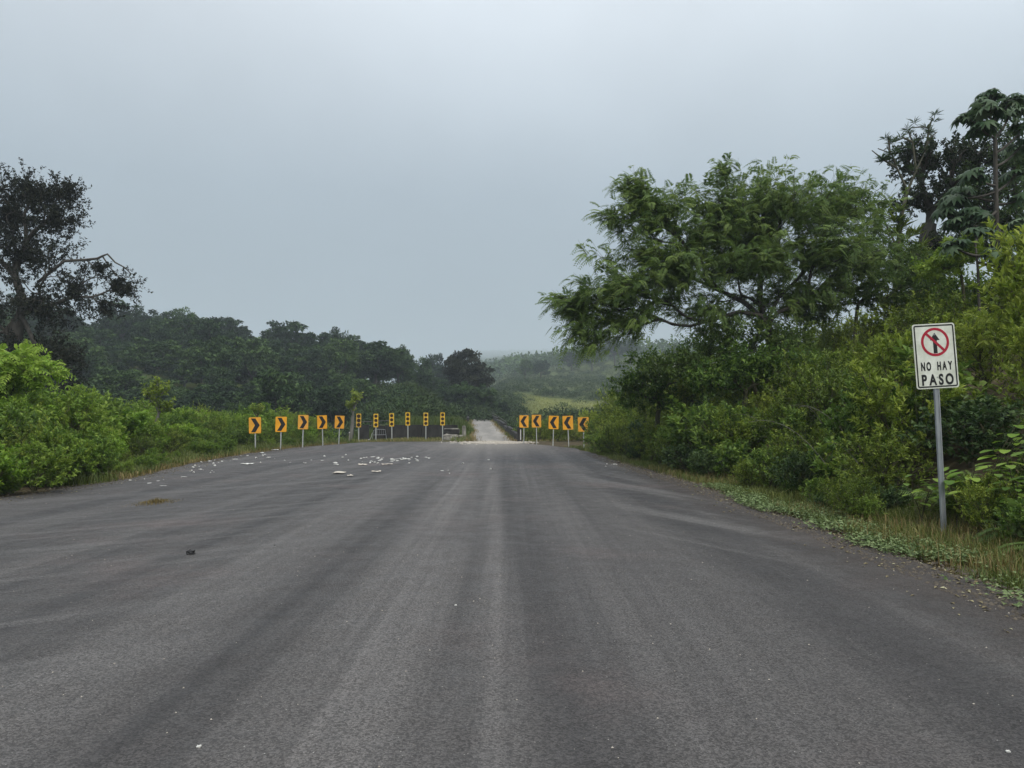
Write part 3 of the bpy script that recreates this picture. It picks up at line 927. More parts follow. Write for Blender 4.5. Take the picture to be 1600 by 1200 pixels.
# marker posts
def marker(name, label, u, Y, h, w=.07):
    t = thing(name, label, 'post', (X(u, Y), Y, 0), R(3))
    q = MB(); q.box((0, 0, h / 2 - .1), (w, w, h + .2)); q.build('post_body', M['concrete'], t)
    q = MB(); q.box((0, 0, h + .03), (w + .004, w + .004, .06)); q.build('white_top', M['white_litter'], t)
    return t
marker('marker_post', 'short white marker post beside the first signal board', 546.5, 54.2, .6)
pe = thing('parapet_end', 'dark parapet end block with white stripe at the right bridge corner', 'bridge block', (X(812, 53.2), 53.2, 0))
q = MB(); q.box((0, 0, .45), (.34, .5, 1.15)); q.build('block_body', M['concrete_dark'], pe)
q = MB(); q.box((.06, -.254, .5), (.06, .006, .7)); q.build('white_stripe', M['white_litter'], pe)
# pipe railing behind the wall
rl = thing('pipe_railing', 'thin grey pipe railing along the bank behind the dark wall', 'railing', (0, 0, 0))
A, B = pt(552, 660, 62), pt(722, 651.5, 84)
for dz in (0, -.35):
    q = MB(); q.tube([A + Vector((0, 0, dz)), B + Vector((0, 0, dz))], .035, 6); q.build('rail', M['rust'], rl)
for k in range(9):
    p = A.lerp(B, k / 8)
    q = MB(); q.tube([(p.x, p.y, min(zg(p.x, p.y) - .1, p.z - .9)), (p.x, p.y, p.z + .02)], .04, 6); q.build('rail_post', M['concrete_dark'], rl)
# white-topped guard posts at the bend beyond the bridge
gp0 = None
for k in range(10):
    c = pt(744 + k * 4.4, 649.5 + (k % 3) * .5, 127 + k * .3)
    if gp0 is None:
        gp0 = thing('guard_post', 'small white-topped guard post at the bend beyond the bridge', 'guard post', (c.x, c.y, c.z - .75), group='white-topped guard posts at the far bend')
        q = MB(); q.box((0, 0, .2), (.22, .2, 1.5)); q.build('post_body', M['concrete_dark'], gp0)
        q = MB(); q.box((0, 0, .9), (.225, .205, .34)); q.build('white_top', M['white_litter'], gp0)
    else:
        dup(gp0, (c.x, c.y, c.z - .75), 0, 1)

exec_veg = True
# ------------------------------------------------------------------ plants: prototypes
def plant_thing(name, label, cat_, crown, segs, leafmat, barkmat, loc=(0, 0, 0), group=None, crown_name='foliage', stem_name='stem', thin=.02):
    t = thing(name, label, cat_, loc, group=group)
    if segs is not None:
        link(stem_name, np_mesh(stem_name, *tubes(segs, thin), smooth=True), barkmat, t)
    if crown is not None:
        link(crown_name, np_mesh(crown_name, *crown), leafmat, t)
    return t

def shrub_proto(seed, name, label, mt, h=2.0, w=1.2, nt=230, nl=15, L=.085, W=.036, up=.25, along=.3, five=False, group=None, fwd=.6, out_=.9):
    g = np.random.default_rng(seed)
    sp = [((0, 0, h * .55), (w, w, h * .48), int(nt * .7), .45)]
    for _ in range(5):
        a = g.uniform(0, 6.28); r = g.uniform(.3, .8) * w
        sp.append(((r * math.cos(a), r * math.sin(a), h * g.uniform(.6, .95)), (w * .35, w * .35, h * .22), int(nt * .06) + 1, .5))
    tips = ellipsoid_tips(sp, g); tips[:, 2] = np.maximum(tips[:, 2], .12)
    segs, dirs = skeleton((0, 0, -.15), (0, 0, .12), tips, g, (6, 4, 3, 3), .38, .0055, .42, .08)
    dirs = unit(dirs + np.array([0, 0, .25]))
    crown = spray(tips, dirs, g, nl, L, W, along, out_, fwd, up, five)
    return plant_thing(name, label, 'shrub', crown, segs, mt, M['stem'], group=group)

PROT = {}
def far_park(o):
    return o
def mk(key, n, *a, **kw):
    PROT[key] = [shrub_proto(100 * len(PROT) + k, *a, **kw) for k in range(n)]
GR, GL_ = 'shrubs in the thicket on the right bank', 'shrubs in the thicket on the left'
mk('olive', 3, 'olive_shrub', 'olive green small-leaved shrub in the thicket on the right bank', M['leaf_olive'], 2.1, 1.25, 300, 15, .105, .04, group=GR)
mk('yellow', 2, 'yellow_green_shrub', 'yellow-green shrub with upright leaf whorls in the thicket on the right bank', M['leaf_yellow'], 2.3, 1.15, 240, 14, .135, .05, .4, group=GR)
mk('darkb', 2, 'dark_shrub', 'dark green low shrub at the foot of the thicket on the right bank', M['leaf_dark'], 1.5, 1.15, 240, 14, .12, .055, group=GR)
mk('mid', 2, 'green_shrub', 'fresh green shrub in the thicket on the right bank', M['leaf_mid'], 2.0, 1.3, 230, 14, .14, .062, .3, group=GR)
mk('broad', 2, 'broadleaf_shrub', 'large-leaved green shrub in the thicket on the right bank', M['leaf_mid'], 1.9, 1.15, 110, 11, .24, .13, .1, .4, True, group=GR)
mk('bright', 3, 'bright_green_shrub', 'bright green leafy shrub in the thicket on the left', M['leaf_bright'], 2.0, 1.3, 300, 14, .14, .06, group=GL_)
mk('lime', 2, 'lime_green_shrub', 'lime green broad-leaved shrub in the thicket on the left', M['leaf_lime'], 1.9, 1.2, 220, 12, .18, .08, group=GL_)
mk('olivel', 1, 'olive_shrub', 'olive green fine-leaved shrub in the thicket on the left', M['leaf_olive'], 1.9, 1.3, 320, 16, .09, .034, group=GL_)

def fern_proto(seed, name, label, mt, L=1.0, n=16, group=None):
    g = np.random.default_rng(seed)
    a = g.uniform(0, 6.28, n)
    el = g.uniform(.5, 1.25, n)
    D = np.stack([np.cos(a) * np.cos(el), np.sin(a) * np.cos(el), np.sin(el)], 1)
    V, T, t = fronds(np.zeros((n, 3)) + g.normal(size=(n, 3)) * .05, D, g, L, 22, .2, .55, .22)
    return plant_thing(name, label, 'fern', (V, T, t), None, mt, None, group=group)
PROT['fern'] = [fern_proto(900 + k, 'fern', 'arching green fern at the foot of the right thicket', M['leaf_feather'], 1.1, 18, 'ferns along the right verge') for k in range(2)]

def blade_proto(seed, name, label, mt, n=46, L=.9, w=.022, group=None):
    g = np.random.default_rng(seed)
    a = g.uniform(0, 6.28, n); el = g.uniform(.7, 1.45, n)
    D = np.stack([np.cos(a) * np.cos(el), np.sin(a) * np.cos(el), np.sin(el)], 1)
    P0 = g.normal(size=(n, 3)) * np.array([.09, .09, 0])
    Ls = L * g.uniform(.55, 1.15, n)[:, None]
    S = unit(np.cross(D, [0, 0, 1.0]))
    t = np.array([0, .35, .7, 1.0]); wd = np.array([.7, 1, .75, .05])
    rows = []
    dr = g.uniform(.2, .7, n)[:, None]
    for tk, wk in zip(t, wd):
        c = P0 + D * Ls * tk - np.array([0, 0, 1.0]) * Ls * dr * tk ** 2.2
        rows += [c - S * w * wk * .5, c + S * w * wk * .5]
    V = np.stack(rows, 1).reshape(-1, 3)
    b = np.arange(n)[:, None] * 8
    T = np.concatenate([b + np.array(q) for k in range(3) for q in ([2 * k, 2 * k + 1, 2 * k + 3], [2 * k, 2 * k + 3, 2 * k + 2])])
    return plant_thing(name, label, 'grass clump', (V, T, np.repeat(np.clip(g.normal(.5, .2, n), 0, 1), 8)), None, mt, None, group=group, crown_name='blades')
PROT['blade'] = [blade_proto(950 + k, 'grass_clump', 'tall arching grass clump along the foot of a thicket', M['grass'], group='grass clumps at the thicket edges') for k in range(3)]

USED = set()
def zone_label(key, base, x, y):
    kind = {'olive': 'olive green shrub', 'yellow': 'yellow-green whorled shrub', 'darkb': 'dark green shrub', 'mid': 'fresh green shrub', 'bright': 'bright green shrub', 'broad': 'large-leaved green shrub', 'lime': 'lime green broad-leaved shrub', 'olivel': 'olive green shrub'}[key]
    u = 800 + F * x / max(y, .1)
    if x > XR(min(y, 53)):
        d = x - float(XR(min(y, 53)))
        a = 'low on the right bank' if d < 3.4 else 'midway up the right bank' if d < 7 else 'high on the right bank'
        b = 'right of the white sign' if u > 1480 else 'just left of the white sign' if u > 1330 else 'below the dark airy tree' if u > 1230 else 'below the feathery tree trunk' if u > 1080 else "below the feathery tree's left limbs" if u > 960 else 'behind the left-pointing chevrons'
    else:
        d = float(XL(min(y, 51))) - x
        a = 'front of the left thicket' if d < 2.6 else 'middle of the left thicket' if d < 6.5 else 'back of the left thicket'
        b = 'by the left picture edge' if u < 100 else 'left of the yellow tree' if u < 220 else 'right of the yellow tree' if u < 370 else 'behind the right-pointing chevrons'
    return '%s, %s, %s' % (kind, a, b)
def place(key, x, y, s=1.0, label=None, group=None, dz=0.0, sq=None, j=None):
    ps = PROT[key]
    o = ps[random.randrange(len(ps)) if j is None else j]
    loc = (x, y, zg(x, y) - .04 + dz)
    rz = random.uniform(0, 6.28)
    sc = (s * random.uniform(.85, 1.2), s * random.uniform(.85, 1.2), s * random.uniform(.85, 1.15)) if sq is None else sq
    if label is None and key not in ('fern', 'blade'): label = zone_label(key, o['label'], x, y)
    if o.name not in USED:
        USED.add(o.name)
        o.location = loc; o.rotation_euler = (0, 0, rz); o.scale = sc
        if label: o['label'] = label
        return o
    return dup(o, loc, rz, sc, label, group)

# right bank thicket
cnt = 0
for row, (d, sp, sc) in enumerate(((2.1, 1.2, .6), (3.1, 1.4, .85), (4.6, 1.6, 1.0), (6.6, 1.9, 1.1), (8.5, 2.2, 1.15), (10.8, 2.5, 1.2), (13.5, 3.0, 1.3), (17, 3.6, 1.4))):
    y = 4.0 if d < 5 else 7.0
    while y < 41:
        yy = y + random.uniform(-.5, .5)
        dd = d + random.uniform(-.5, .5) - (1.0 * float(sst(yy, 13, 22)) if row < 4 else 0) - (.5 * float(sst(yy, 30, 38)) if row < 3 else 0)
        x = float(XR(yy)) + dd
        u = 800 + F * x / max(yy, .1)
        if u < 1720 and yy > 3 and not (1415 < u < 1640 and x - float(XR(yy)) < 2.75) and not (yy > 33 and x + 1.3 * sc < .128 * yy + .9 * sc - .3):
            z = random.random()
            if row == 0: key = 'darkb' if z < .35 else 'mid' if z < .6 else 'broad' if z < .75 else 'olive'
            elif row == 1: key = 'darkb' if z < .22 else 'mid' if z < .45 else 'broad' if z < .6 else 'olive' if z < .9 else 'yellow'
            else: key = 'yellow' if z < (.32 if yy < 24 else .1) else 'olive' if z < .6 else 'mid' if z < .8 else 'broad' if z < .9 else 'darkb'
            place(key, x, yy, sc * random.uniform(.8, 1.2) * (.85 if u > 1480 and row > 3 else 1)); cnt += 1
        y += sp * random.uniform(.8, 1.2)
# bush mass beside the right chevrons
for k in range(26):
    yy = random.uniform(40, 52); x = float(XR(yy)) + random.uniform(1.9, 8)
    if x < 5.6 and yy < 51.5: yy = random.uniform(52, 57)
    place('olive' if random.random() < .7 else 'yellow', x + .6, yy, random.uniform(.8, 1.35) * (1.2 if x > 5.5 else .8)); cnt += 1
print('right shrubs', cnt)
# left thicket
cnt = 0
for row, (d, sp, sc) in enumerate(((1.0, 1.3, .62), (2.0, 1.5, .9), (3.4, 1.7, 1.05), (5.2, 2.0, 1.15), (7.5, 2.4, 1.2), (10.5, 3.0, 1.25), (14.5, 3.6, 1.3))):
    y = 11.0 + d * .6
    while y < 60:
        yy = y + random.uniform(-.5, .5)
        nar = float(sst(yy, 20, 24)) * (1.2 if row < 2 else .6) - (.6 if yy < 21 and row < 2 else 0)
        x = float(XL(min(yy, 50))) - d - nar + random.uniform(-.5, .5)
        if yy > 49 and row < 2: break
        u = 800 + F * x / yy
        if u > -140:
            z = random.random()
            key = 'lime' if z < .3 else 'bright' if z < .7 else 'olivel' if z < .92 else 'mid'
            place(key, x, yy, sc * random.uniform(.8, 1.2) * (.85 if yy > 32 else 1)); cnt += 1
        y += sp * random.uniform(.8, 1.2)
print('left shrubs', cnt)
for k in range(70):
    yy = 7 + 33 * random.random() ** 1.3; place(random.choice(('darkb', 'mid', 'mid', 'olive')), float(XR(yy)) + random.uniform(.75, 2.2) + (.7 if yy < 12 else 0), yy, random.uniform(.16, .4))
for k in range(40):
    yy = random.uniform(15, 48); place(random.choice(('bright', 'olivel', 'bright')), float(XL(yy)) - random.uniform(.6, 1.8), yy, random.uniform(.16, .38))
# ferns, grass clumps at the right verge
for k in range(22):
    yy = random.uniform(7, 34); place('fern', float(XR(yy)) + random.uniform(1.8, 2.8), yy, random.uniform(.5, .95))
for k in range(46):
    yy = random.uniform(6.5, 40); place('blade', float(XR(yy)) + random.uniform(1.2, 2.4), yy, random.uniform(.4, .95))
for k in range(34):
    yy = random.uniform(22, 50); place('blade', float(XL(yy)) - random.uniform(.9, 2.3), yy, random.uniform(.5, 1))
for k in range(26):
    x = random.uniform(-11, -5.2); place('blade', x, random.uniform(56.6, 58.2), random.uniform(.2, .5))
for k in range(16):
    x = random.choice((random.uniform(.9, 5), random.uniform(-4.2, -3.4))); place('blade', x, random.uniform(52.5, 56), random.uniform(.5, 1.0))

for sgn in (-1, 1):
    for k in range(26):
        p = bridge_p(random.uniform(.0, .7), sgn * (HW - random.uniform(-.3, .2)))
        o = place('blade', p.x, p.y, random.uniform(.5, .9)); o.location.z = p.z - .02
for k in range(16):
    yy = random.uniform(53.5, 66); o = place('yellow' if k % 2 else 'olive', 1.4 + random.uniform(-.3, 1.6) - (yy - 54) * .06, yy, random.uniform(.5, .8))
for k in range(14):
    yy = random.uniform(58, 78); place('olive' if k % 3 else 'yellow', random.uniform(2.2, 9), yy, random.uniform(.5, .8))
# big-leaved herb near the sign
def herb(seed, x, y, h, nl, L, label, mt):
    g = np.random.default_rng(seed)
    tips, dirs, segs = [], [], []
    for k in range(5):
        a = g.uniform(0, 6.28); top_ = np.array([math.cos(a) * h * .35, math.sin(a) * h * .35, h * g.uniform(.6, 1)])
        t = np.linspace(0, 1, 6)[:, None]
        pts = t * top_ * np.array([1, 1, 0]) * t + t * np.array([0, 0, top_[2]])
        segs.append((pts, np.linspace(.012, .005, 6)))
        for q in range(nl):
            f_ = .3 + .7 * q / nl
            i0 = f_ * 5; i = int(min(i0, 4)); p = pts[i] + (pts[i + 1] - pts[i]) * (i0 - i)
            b_ = q * 2.4 + g.uniform(-.3, .3)
            d = np.array([math.cos(b_), math.sin(b_), .25 + .5 * (f_ > .85)])
            pe_ = p + unit(d) * L * .5
            segs.append((np.stack([p, pe_]), np.array([.004, .003])))
            tips.append(pe_); dirs.append(d - np.array([0, 0, .35]))
    tips, dirs = np.array(tips), np.array(dirs)
    t = thing('broadleaf_herb', label, 'plant', (x, y, zg(x, y)))
    link('stem', np_mesh('stem', *tubes(segs), smooth=True), M['stem'], t)
    # rounded leaves, each one a part of the plant
    ang = np.linspace(0, 2 * np.pi, 11)[:-1]
    V = [(0, 0, 0)] + [(.5 - .5 * math.cos(w_) * (1 if math.cos(w_) > 0 else 1.15), .34 * math.sin(w_) * (1.08 - .25 * (.5 - .5 * math.cos(w_))), .06 * abs(math.sin(w_)) - .1 * (.5 - .5 * math.cos(w_)) ** 2) for w_ in ang]
    V[0] = (.5, 0, .02)
    Tm = [(0, k + 1, (k + 1) % 10 + 1) for k in range(10)]
    for n_i, (p, d) in enumerate(zip(tips, dirs)):
        if n_i % 9 == 0:
            lm = np_mesh('leaf', np.array(V), np.array(Tm), np.full(len(V), np.clip(g.normal(.55, .25), 0, 1)), True)
        o = link('leaf', lm, mt, t)
        o.location = p; s = L * g.uniform(.7, 1.25); o.scale = (s, s, s)
        o.rotation_euler = Vector(d).to_track_quat('X', 'Z').to_euler()
    return t
for k, (u, v, Y, h, L, lab) in enumerate([
    (1507, 800, 11.0, 1.0, .2, 'broad pale-leaved plant just right of the sign post foot'),
    (1538, 775, 11.2, 1.7, .2, 'tall plant with heart-shaped leaves in the thicket right of the sign post'),
    (1440, 790, 11.6, .9, .15, 'low broad-leaved plant just left of the sign post'),
    (1592, 800, 10.3, 1.0, .18, 'broad-leaved plant at the right edge of the verge')]):
    p = pt(u, v, Y); herb(40 + k, p.x, p.y, h, 9, L, lab, M['leaf_lime'] if k < 2 else M['leaf_bright'])
# pale arching dead stems in the right thicket
for k in range(5):
    yy = random.uniform(12, 26); x = float(XR(yy)) + random.uniform(1.5, 3.0)
    b0 = Vector((x, yy, zg(x, yy))); L_ = random.uniform(1.6, 2.8); a = random.uniform(2.2, 4.2)
    pts = [b0 + Vector((math.cos(a) * L_ * .7 * t, math.sin(a) * L_ * .25 * t, L_ * (1.1 * t - .75 * t * t) + .5 * t)) for t in np.linspace(0, 1, 9)]
    q = MB(); q.tube(pts, list(np.linspace(.009, .003, 9)), 5)
    o = q.build('dry_sapling', M['bark_pale'], None, True)
    tag(o, 'pale leafless arching sapling leaning out of the thicket on the right bank', 'dry sapling', 'dry saplings in the right thicket')

# ------------------------------------------------------------------ trees
def wtip(lst, Y):
    """photograph pixel ellipses (u, v, ru, rv, depth radius, count, power) at depth Y + dY -> world specs"""
    res = []
    for u, v, ru, rv, rd, dY, n, pw in lst:
        c = pt(u, v, Y + dY); k = (Y + dY) / F
        res.append(((c.x, c.y, c.z), (ru * k, rd, rv * k), n, pw))
    return res
# feathery tree leaning over the road
g = np.random.default_rng(21)
Yt = 27.0
tips = ellipsoid_tips(wtip([
    (1010, 320, 82, 55, 1.2, -1, 190, .85), (985, 285, 40, 28, .8, -1, 60, .85), (950, 335, 25, 18, .5, -1, 27, .85),
    (1130, 330, 99, 66, 2.0, 0, 300, .85), (1130, 262, 18, 20, .5, 0, 24, .85), (1220, 310, 110, 60, 2.2, 0, 345, .85),
    (1320, 310, 93, 55, 2.2, 1, 240, .85), (1290, 390, 110, 66, 2.4, 0, 285, .85), (1170, 400, 99, 55, 2.2, -.5, 285, .85),
    (1050, 420, 88, 49, 1.8, -1, 255, .85), (960, 450, 88, 38, 1.4, -1.5, 195, .85), (890, 470, 50, 28, .9, -1.5, 90, .85),
    (910, 520, 35, 45, .8, -1.5, 67, .85), (970, 500, 66, 38, 1.0, -1.5, 90, .85), (885, 505, 40, 60, .9, -1.5, 40, .85), (1000, 390, 143, 77, 1.4, -1, 130, .9), (1200, 360, 209, 121, 2.4, 0, 260, .9), (1350, 400, 66, 60, 2, 1, 135, .85), (1090, 490, 99, 44, 1.6, -.5, 90, .85), (1240, 470, 110, 55, 2, .4, 170, .85), (1100, 370, 132, 66, 2, -.3, 160, .8)], Yt), g)
tb = pt(1215, 600, Yt); tf = pt(1205, 520, Yt)
tb.z = zg(tb.x, tb.y) - .2
segs, dirs = skeleton(tb, tf, tips, g, (6, 3, 3, 3, 3), .4, .0065, .42, .09, .03)
n = 3
P = np.repeat(tips, n, 0) - np.repeat(dirs, n, 0) * g.random((len(tips) * n, 1)) * .9
D = np.repeat(dirs, n, 0) + g.normal(size=(len(P), 3)) * .75 + np.array([-.2, 0, -.05])
t0 = np.clip(np.repeat(g.normal(.5, .2, len(tips)), n) + g.normal(0, .1, len(P)), 0, 1)
crown = fronds(P, D, g, .47, 9, .26, .5, .4, t0)
plant_thing('feathery_tree', 'large feathery-leaved tree spreading left over the road from the right bank', 'tree', crown, segs, M['leaf_feather'], M['bark'], crown_name='crown', stem_name='trunk')

def broad_tree(seed, label, Y, base, first, specs, mt, bark, nl=14, L=.16, W=.08, rt=.014, ex=.45, along=.5, ks=(4, 3, 3, 3), name='broadleaf_tree', sag=0, group=None, extra=None, up=.1):
    g = np.random.default_rng(seed)
    tips = ellipsoid_tips(wtip(specs, Y), g)
    b_, f_ = pt(base[0], base[1], Y), pt(first[0], first[1], Y)
    b_.z = min(zg(b_.x, b_.y) - .2, f_.z - .5)
    segs, dirs = skeleton(b_, f_, tips, g, ks, .42, rt, ex, .08, sag)
    crown = spray(tips, dirs, g, nl, L, W, along, .9, .5, up)
    if extra: segs = segs + extra
    return plant_thing(name, label, 'tree', crown, segs, mt, bark, crown_name='crown', stem_name='trunk', group=group)

# dark tree at the left edge with a mossy reaching limb
Yl = 46.0
arm = [pt(x, y, Yl) for x, y in ((60, 440), (100, 408), (135, 406), (152, 404), (160, 400), (168, 397), (180, 410), (195, 418), (205, 428))]
arm = np.array([tuple(p) for p in arm])
arm2 = np.array([tuple(pt(x, y, Yl)) for x, y in ((135, 406), (148, 418), (153, 435), (150, 452))])
arm3 = np.array([tuple(pt(x, y, Yl)) for x, y in ((160, 400), (172, 418), (188, 436), (200, 450), (205, 470))])
extra = [(arm, np.linspace(.1, .03, len(arm))), (arm2, np.linspace(.05, .015, 4)), (arm3, np.linspace(.05, .015, 5))]
broad_tree(31, 'tall dark tree with a mossy limb reaching right at the left edge', Yl, (25, 640), (30, 500), [
    (10, 600, 110, 50, 4, -1, 260, .8), (100, 610, 50, 40, 2.5, -2, 90, .8), (60, 300, 75, 42, 4, 0, 556, .9), (10, 330, 90, 60, 4, 0, 587, .9), (-60, 350, 110, 80, 5, 0, 645, .9), (90, 345, 50, 45, 3, 0, 263, .9),
    (40, 400, 90, 50, 4, 0, 469, .9), (110, 290, 28, 22, 1.5, 0, 87, .9), (60, 480, 70, 50, 4, 0, 439, .9), (30, 560, 90, 50, 4, 0, 645, .9),
    (120, 450, 40, 35, 1.5, 0, 175, .9), (160, 415, 45, 14, .8, 0, 60, .8), (185, 440, 40, 24, .8, 0, 60, .8), (200, 452, 40, 36, 1.2, 0, 108, .9), (165, 482, 42, 30, 1.2, 0, 87, .9), (90, 560, 50, 50, 2.5, -2, 381, .9), (-60, 480, 90, 120, 4, 0, 587, .9)],
    M['leaf_black'], M['bark'], 10, .19, .1, .008, .45, .7, extra=extra)
# dark tree and dead epiphyte-hung tree on the right
Yd = 34.0
broad_tree(32, 'dark airy tree behind the feathery tree on the right bank', Yd, (1455, 440), (1452, 350), [
    (1460, 250, 70, 40, 2.6, 0, 272, .7), (1420, 235, 40, 22, 1.6, 0, 80, .7), (1520, 245, 45, 45, 2.2, 0, 160, .7), (1440, 310, 60, 30, 2.2, 0, 144, .7),
    (1500, 310, 55, 35, 2.2, 0, 144, .7), (1470, 390, 70, 40, 2.2, 0, 192, .7)], M['leaf_dusk'], M['bark'], 13, .17, .09, .014, ks=(5, 3, 3, 3))
dt = thing('dead_tree', 'bare dead crooked tree top hung with air plants beside the dark airy tree', 'tree', tuple(pt(1400, 420, 32)))
o0 = pt(1400, 420, 32)
branches = [[(1400, 440), (1402, 390), (1408, 340), (1418, 300), (1430, 270), (1446, 235)], [(1418, 300), (1400, 262), (1392, 240), (1372, 232)], [(1392, 240), (1388, 212)], [(1430, 270), (1424, 222), (1420, 203)],
            [(1446, 235), (1452, 200), (1440, 198), (1422, 200)], [(1452, 200), (1456, 184)], [(1400, 262), (1382, 250), (1362, 235)], [(1424, 222), (1412, 215), (1398, 222)], [(1446, 235), (1455, 215), (1464, 206)], [(1402, 390), (1385, 350), (1375, 330)]]
segs = []
for k, br in enumerate(branches):
    p = np.array([tuple(pt(u + random.uniform(-2, 2), v, 32) - o0) for u, v in br])
    r0 = .13 if k == 0 else .055
    segs.append((p, np.linspace(r0, .02, len(p))))
link('trunk', np_mesh('trunk', *tubes(segs), smooth=True), M['bark_moss'], dt)
g = np.random.default_rng(5)
tp = np.concatenate([p[1:] for p, _ in segs]); tp = tp[g.integers(0, len(tp), 40)] + g.normal(size=(40, 3)) * .12
link('air_plant_tufts', np_mesh('air_plant_tufts', *spray(tp, np.tile([0, 0, 1.0], (40, 1)), g, 22, .34, .03, .1, 1, .4, .2)), M['leaf_dark'], dt)
# climbing bromeliads lower on the trunk
tp = np.array([tuple(pt(u, v, 32) - o0) for u, v in ((1405, 330), (1398, 345), (1412, 352), (1400, 365), (1415, 372), (1430, 365), (1440, 385), (1425, 395), (1445, 400))])
link('bromeliad', np_mesh('bromeliad', *spray(tp, np.tile([0, 0, 1.0], (len(tp), 1)), g, 34, .6, .05, .1, 1, .6, .3)), M['leaf_olive'], dt)

# cecropias: pale ringed pole, candelabra arms, big umbrella leaves
def palm_leaf(g, P, D, size, lobes=9):
    """fingered round leaves hung from petiole ends"""
    n = len(P); a = np.linspace(-2.5, 2.5, lobes)
    D = unit(D); N = unit(np.array([0, 0, 1.0]) + D * .55 + g.normal(size=(n, 3)) * .25)
    X_ = unit(D - (D * N).sum(1, keepdims=True) * N); Y_ = np.cross(N, X_)
    dirs = (X_[:, None] * np.cos(a)[None, :, None] + Y_[:, None] * np.sin(a)[None, :, None] - N[:, None] * .28).reshape(-1, 3)
    U = np.repeat(N, lobes, 0)
    s = np.repeat(size * g.uniform(.75, 1.2, n), lobes) * np.tile(1 - .08 * np.abs(a), n)
    return leaves(np.repeat(P, lobes, 0), dirs, U, s, s * .34, np.repeat(np.clip(g.normal(.5, .25, n), 0, 1), lobes), fold=.1, droop=.22, five=True)
def cecropia(seed, label, Y, trunk, arms, nleaf=9, size=.55, r=.11):
    g = np.random.default_rng(seed)
    o = pt(*trunk[0], Y); o.z = zg(o.x, o.y)
    t = thing('cecropia_tree', label, 'tree', tuple(o))
    segs, P, D, pet = [], [], [], []
    tr_ = np.array([tuple(pt(u, v, Y) - o) for u, v in trunk]); tr_[0] = (0, 0, -.2)
    segs.append((tr_, np.linspace(r, r * .55, len(tr_))))
    for (u0, v0), (u1, v1), dY in arms:
        a, b = np.array(tuple(pt(u0, v0, Y) - o)), np.array(tuple(pt(u1, v1, Y + dY) - o))
        m = (a + b) / 2; m[2] -= .12 * np.linalg.norm(b - a); tt = np.linspace(0, 1, 6)[:, None]
        c = (1 - tt) ** 2 * a + 2 * tt * (1 - tt) * m + tt ** 2 * b
        segs.append((c, np.linspace(.05, .03, 6)))
        for q in range(nleaf):
            w = q * 2.4 + g.uniform(-.3, .3); e = g.uniform(-.25, .75)
            d = np.array([math.cos(w) * math.cos(e), math.sin(w) * math.cos(e), math.sin(e)])
            pe_ = b + d * size * g.uniform(.5, .9)
            segs.append((np.stack([b, (b + pe_) / 2 + [0, 0, .05], pe_]), np.array([.012, .01, .008])))
            P.append(pe_); D.append(d)
    link('trunk', np_mesh('trunk', *tubes(segs), smooth=True), M['bark'], t)
    link('crown', np_mesh('crown', *palm_leaf(g, np.array(P), np.array(D), size)), M['leaf_cecropia'], t)
    return t
cecropia(51, 'tall cecropia with a bare pole top rising above the right thicket', 26,
         [(1560, 450), (1558, 380), (1556, 300), (1555, 220), (1553, 138)],
         [((1555, 200), (1512, 185), .3), ((1555, 215), (1580, 175), .6), ((1555, 240), (1600, 200), 0), ((1556, 180), (1545, 170), -.6), ((1556, 290), (1520, 275), -.5), ((1556, 300), (1490, 310), .2), ((1557, 330), (1530, 340), -1), ((1557, 320), (1600, 310), -.4), ((1557, 350), (1495, 350), 0), ((1558, 360), (1590, 370), -.6), ((1554, 160), (1543, 152), 0), ((1555, 190), (1532, 168), .5), ((1555, 215), (1535, 203), -.5), ((1555, 190), (1578, 160), -.4), ((1556, 260), (1592, 232), .5), ((1556, 315), (1502, 298), .6), ((1557, 345), (1478, 335), .4), ((1557, 355), (1516, 333), -.4), ((1556, 300), (1585, 275), .3)], 10, .42, .1)
cecropia(52, 'second cecropia partly cut off by the right picture edge', 28,
         [(1625, 450), (1622, 330), (1612, 250), (1605, 190)],
         [((1612, 250), (1585, 235), .3), ((1605, 190), (1600, 165), .3), ((1605, 200), (1635, 180), 0), ((1612, 260), (1650, 240), 0), ((1620, 330), (1592, 350), -.5), ((1620, 320), (1660, 330), 0)], 13, .4)
cecropia(53, 'small cecropia with drooping pale leaves below the tall one', 23,
         [(1530, 450), (1528, 420), (1524, 380)], [((1526, 400), (1490, 385), 0), ((1524, 380), (1528, 362), .4), ((1526, 400), (1560, 395), -.4), ((1527, 410), (1580, 415), 0)], 12, .38, .05)
# green vine-draped clumps between the right trees
broad_tree(36, 'rounded bright green small tree below the cecropias', 24, (1500, 440), (1500, 420), [(1500, 392, 38, 28, 1.2, 0, 110, .5), (1460, 420, 45, 24, 1.2, 0, 90, .5)], M['leaf_bright'], M['stem'], 14, .15, .08, .004, name='small_tree')
broad_tree(37, 'dense dark green understorey tree below the feathery crown', 26, (1165, 600), (1165, 570), [(1150, 520, 75, 45, 1.5, .8, 230, .5), (1230, 540, 65, 50, 1.5, .5, 190, .5), (1060, 570, 70, 30, 1.2, .6, 150, .5)], M['leaf_feather'], M['stem'], 15, .15, .065, .004, name='small_tree')
broad_tree(38, 'dark green understorey tree between the feathery and dark trees', 28, (1340, 520), (1340, 480), [(1340, 450, 70, 45, 1.6, 0, 220, .5), (1410, 450, 60, 40, 1.6, 0, 160, .5), (1270, 480, 50, 40, 1.5, 0, 130, .5)], M['leaf_feather'], M['stem'], 15, .16, .07, .004, name='small_tree')
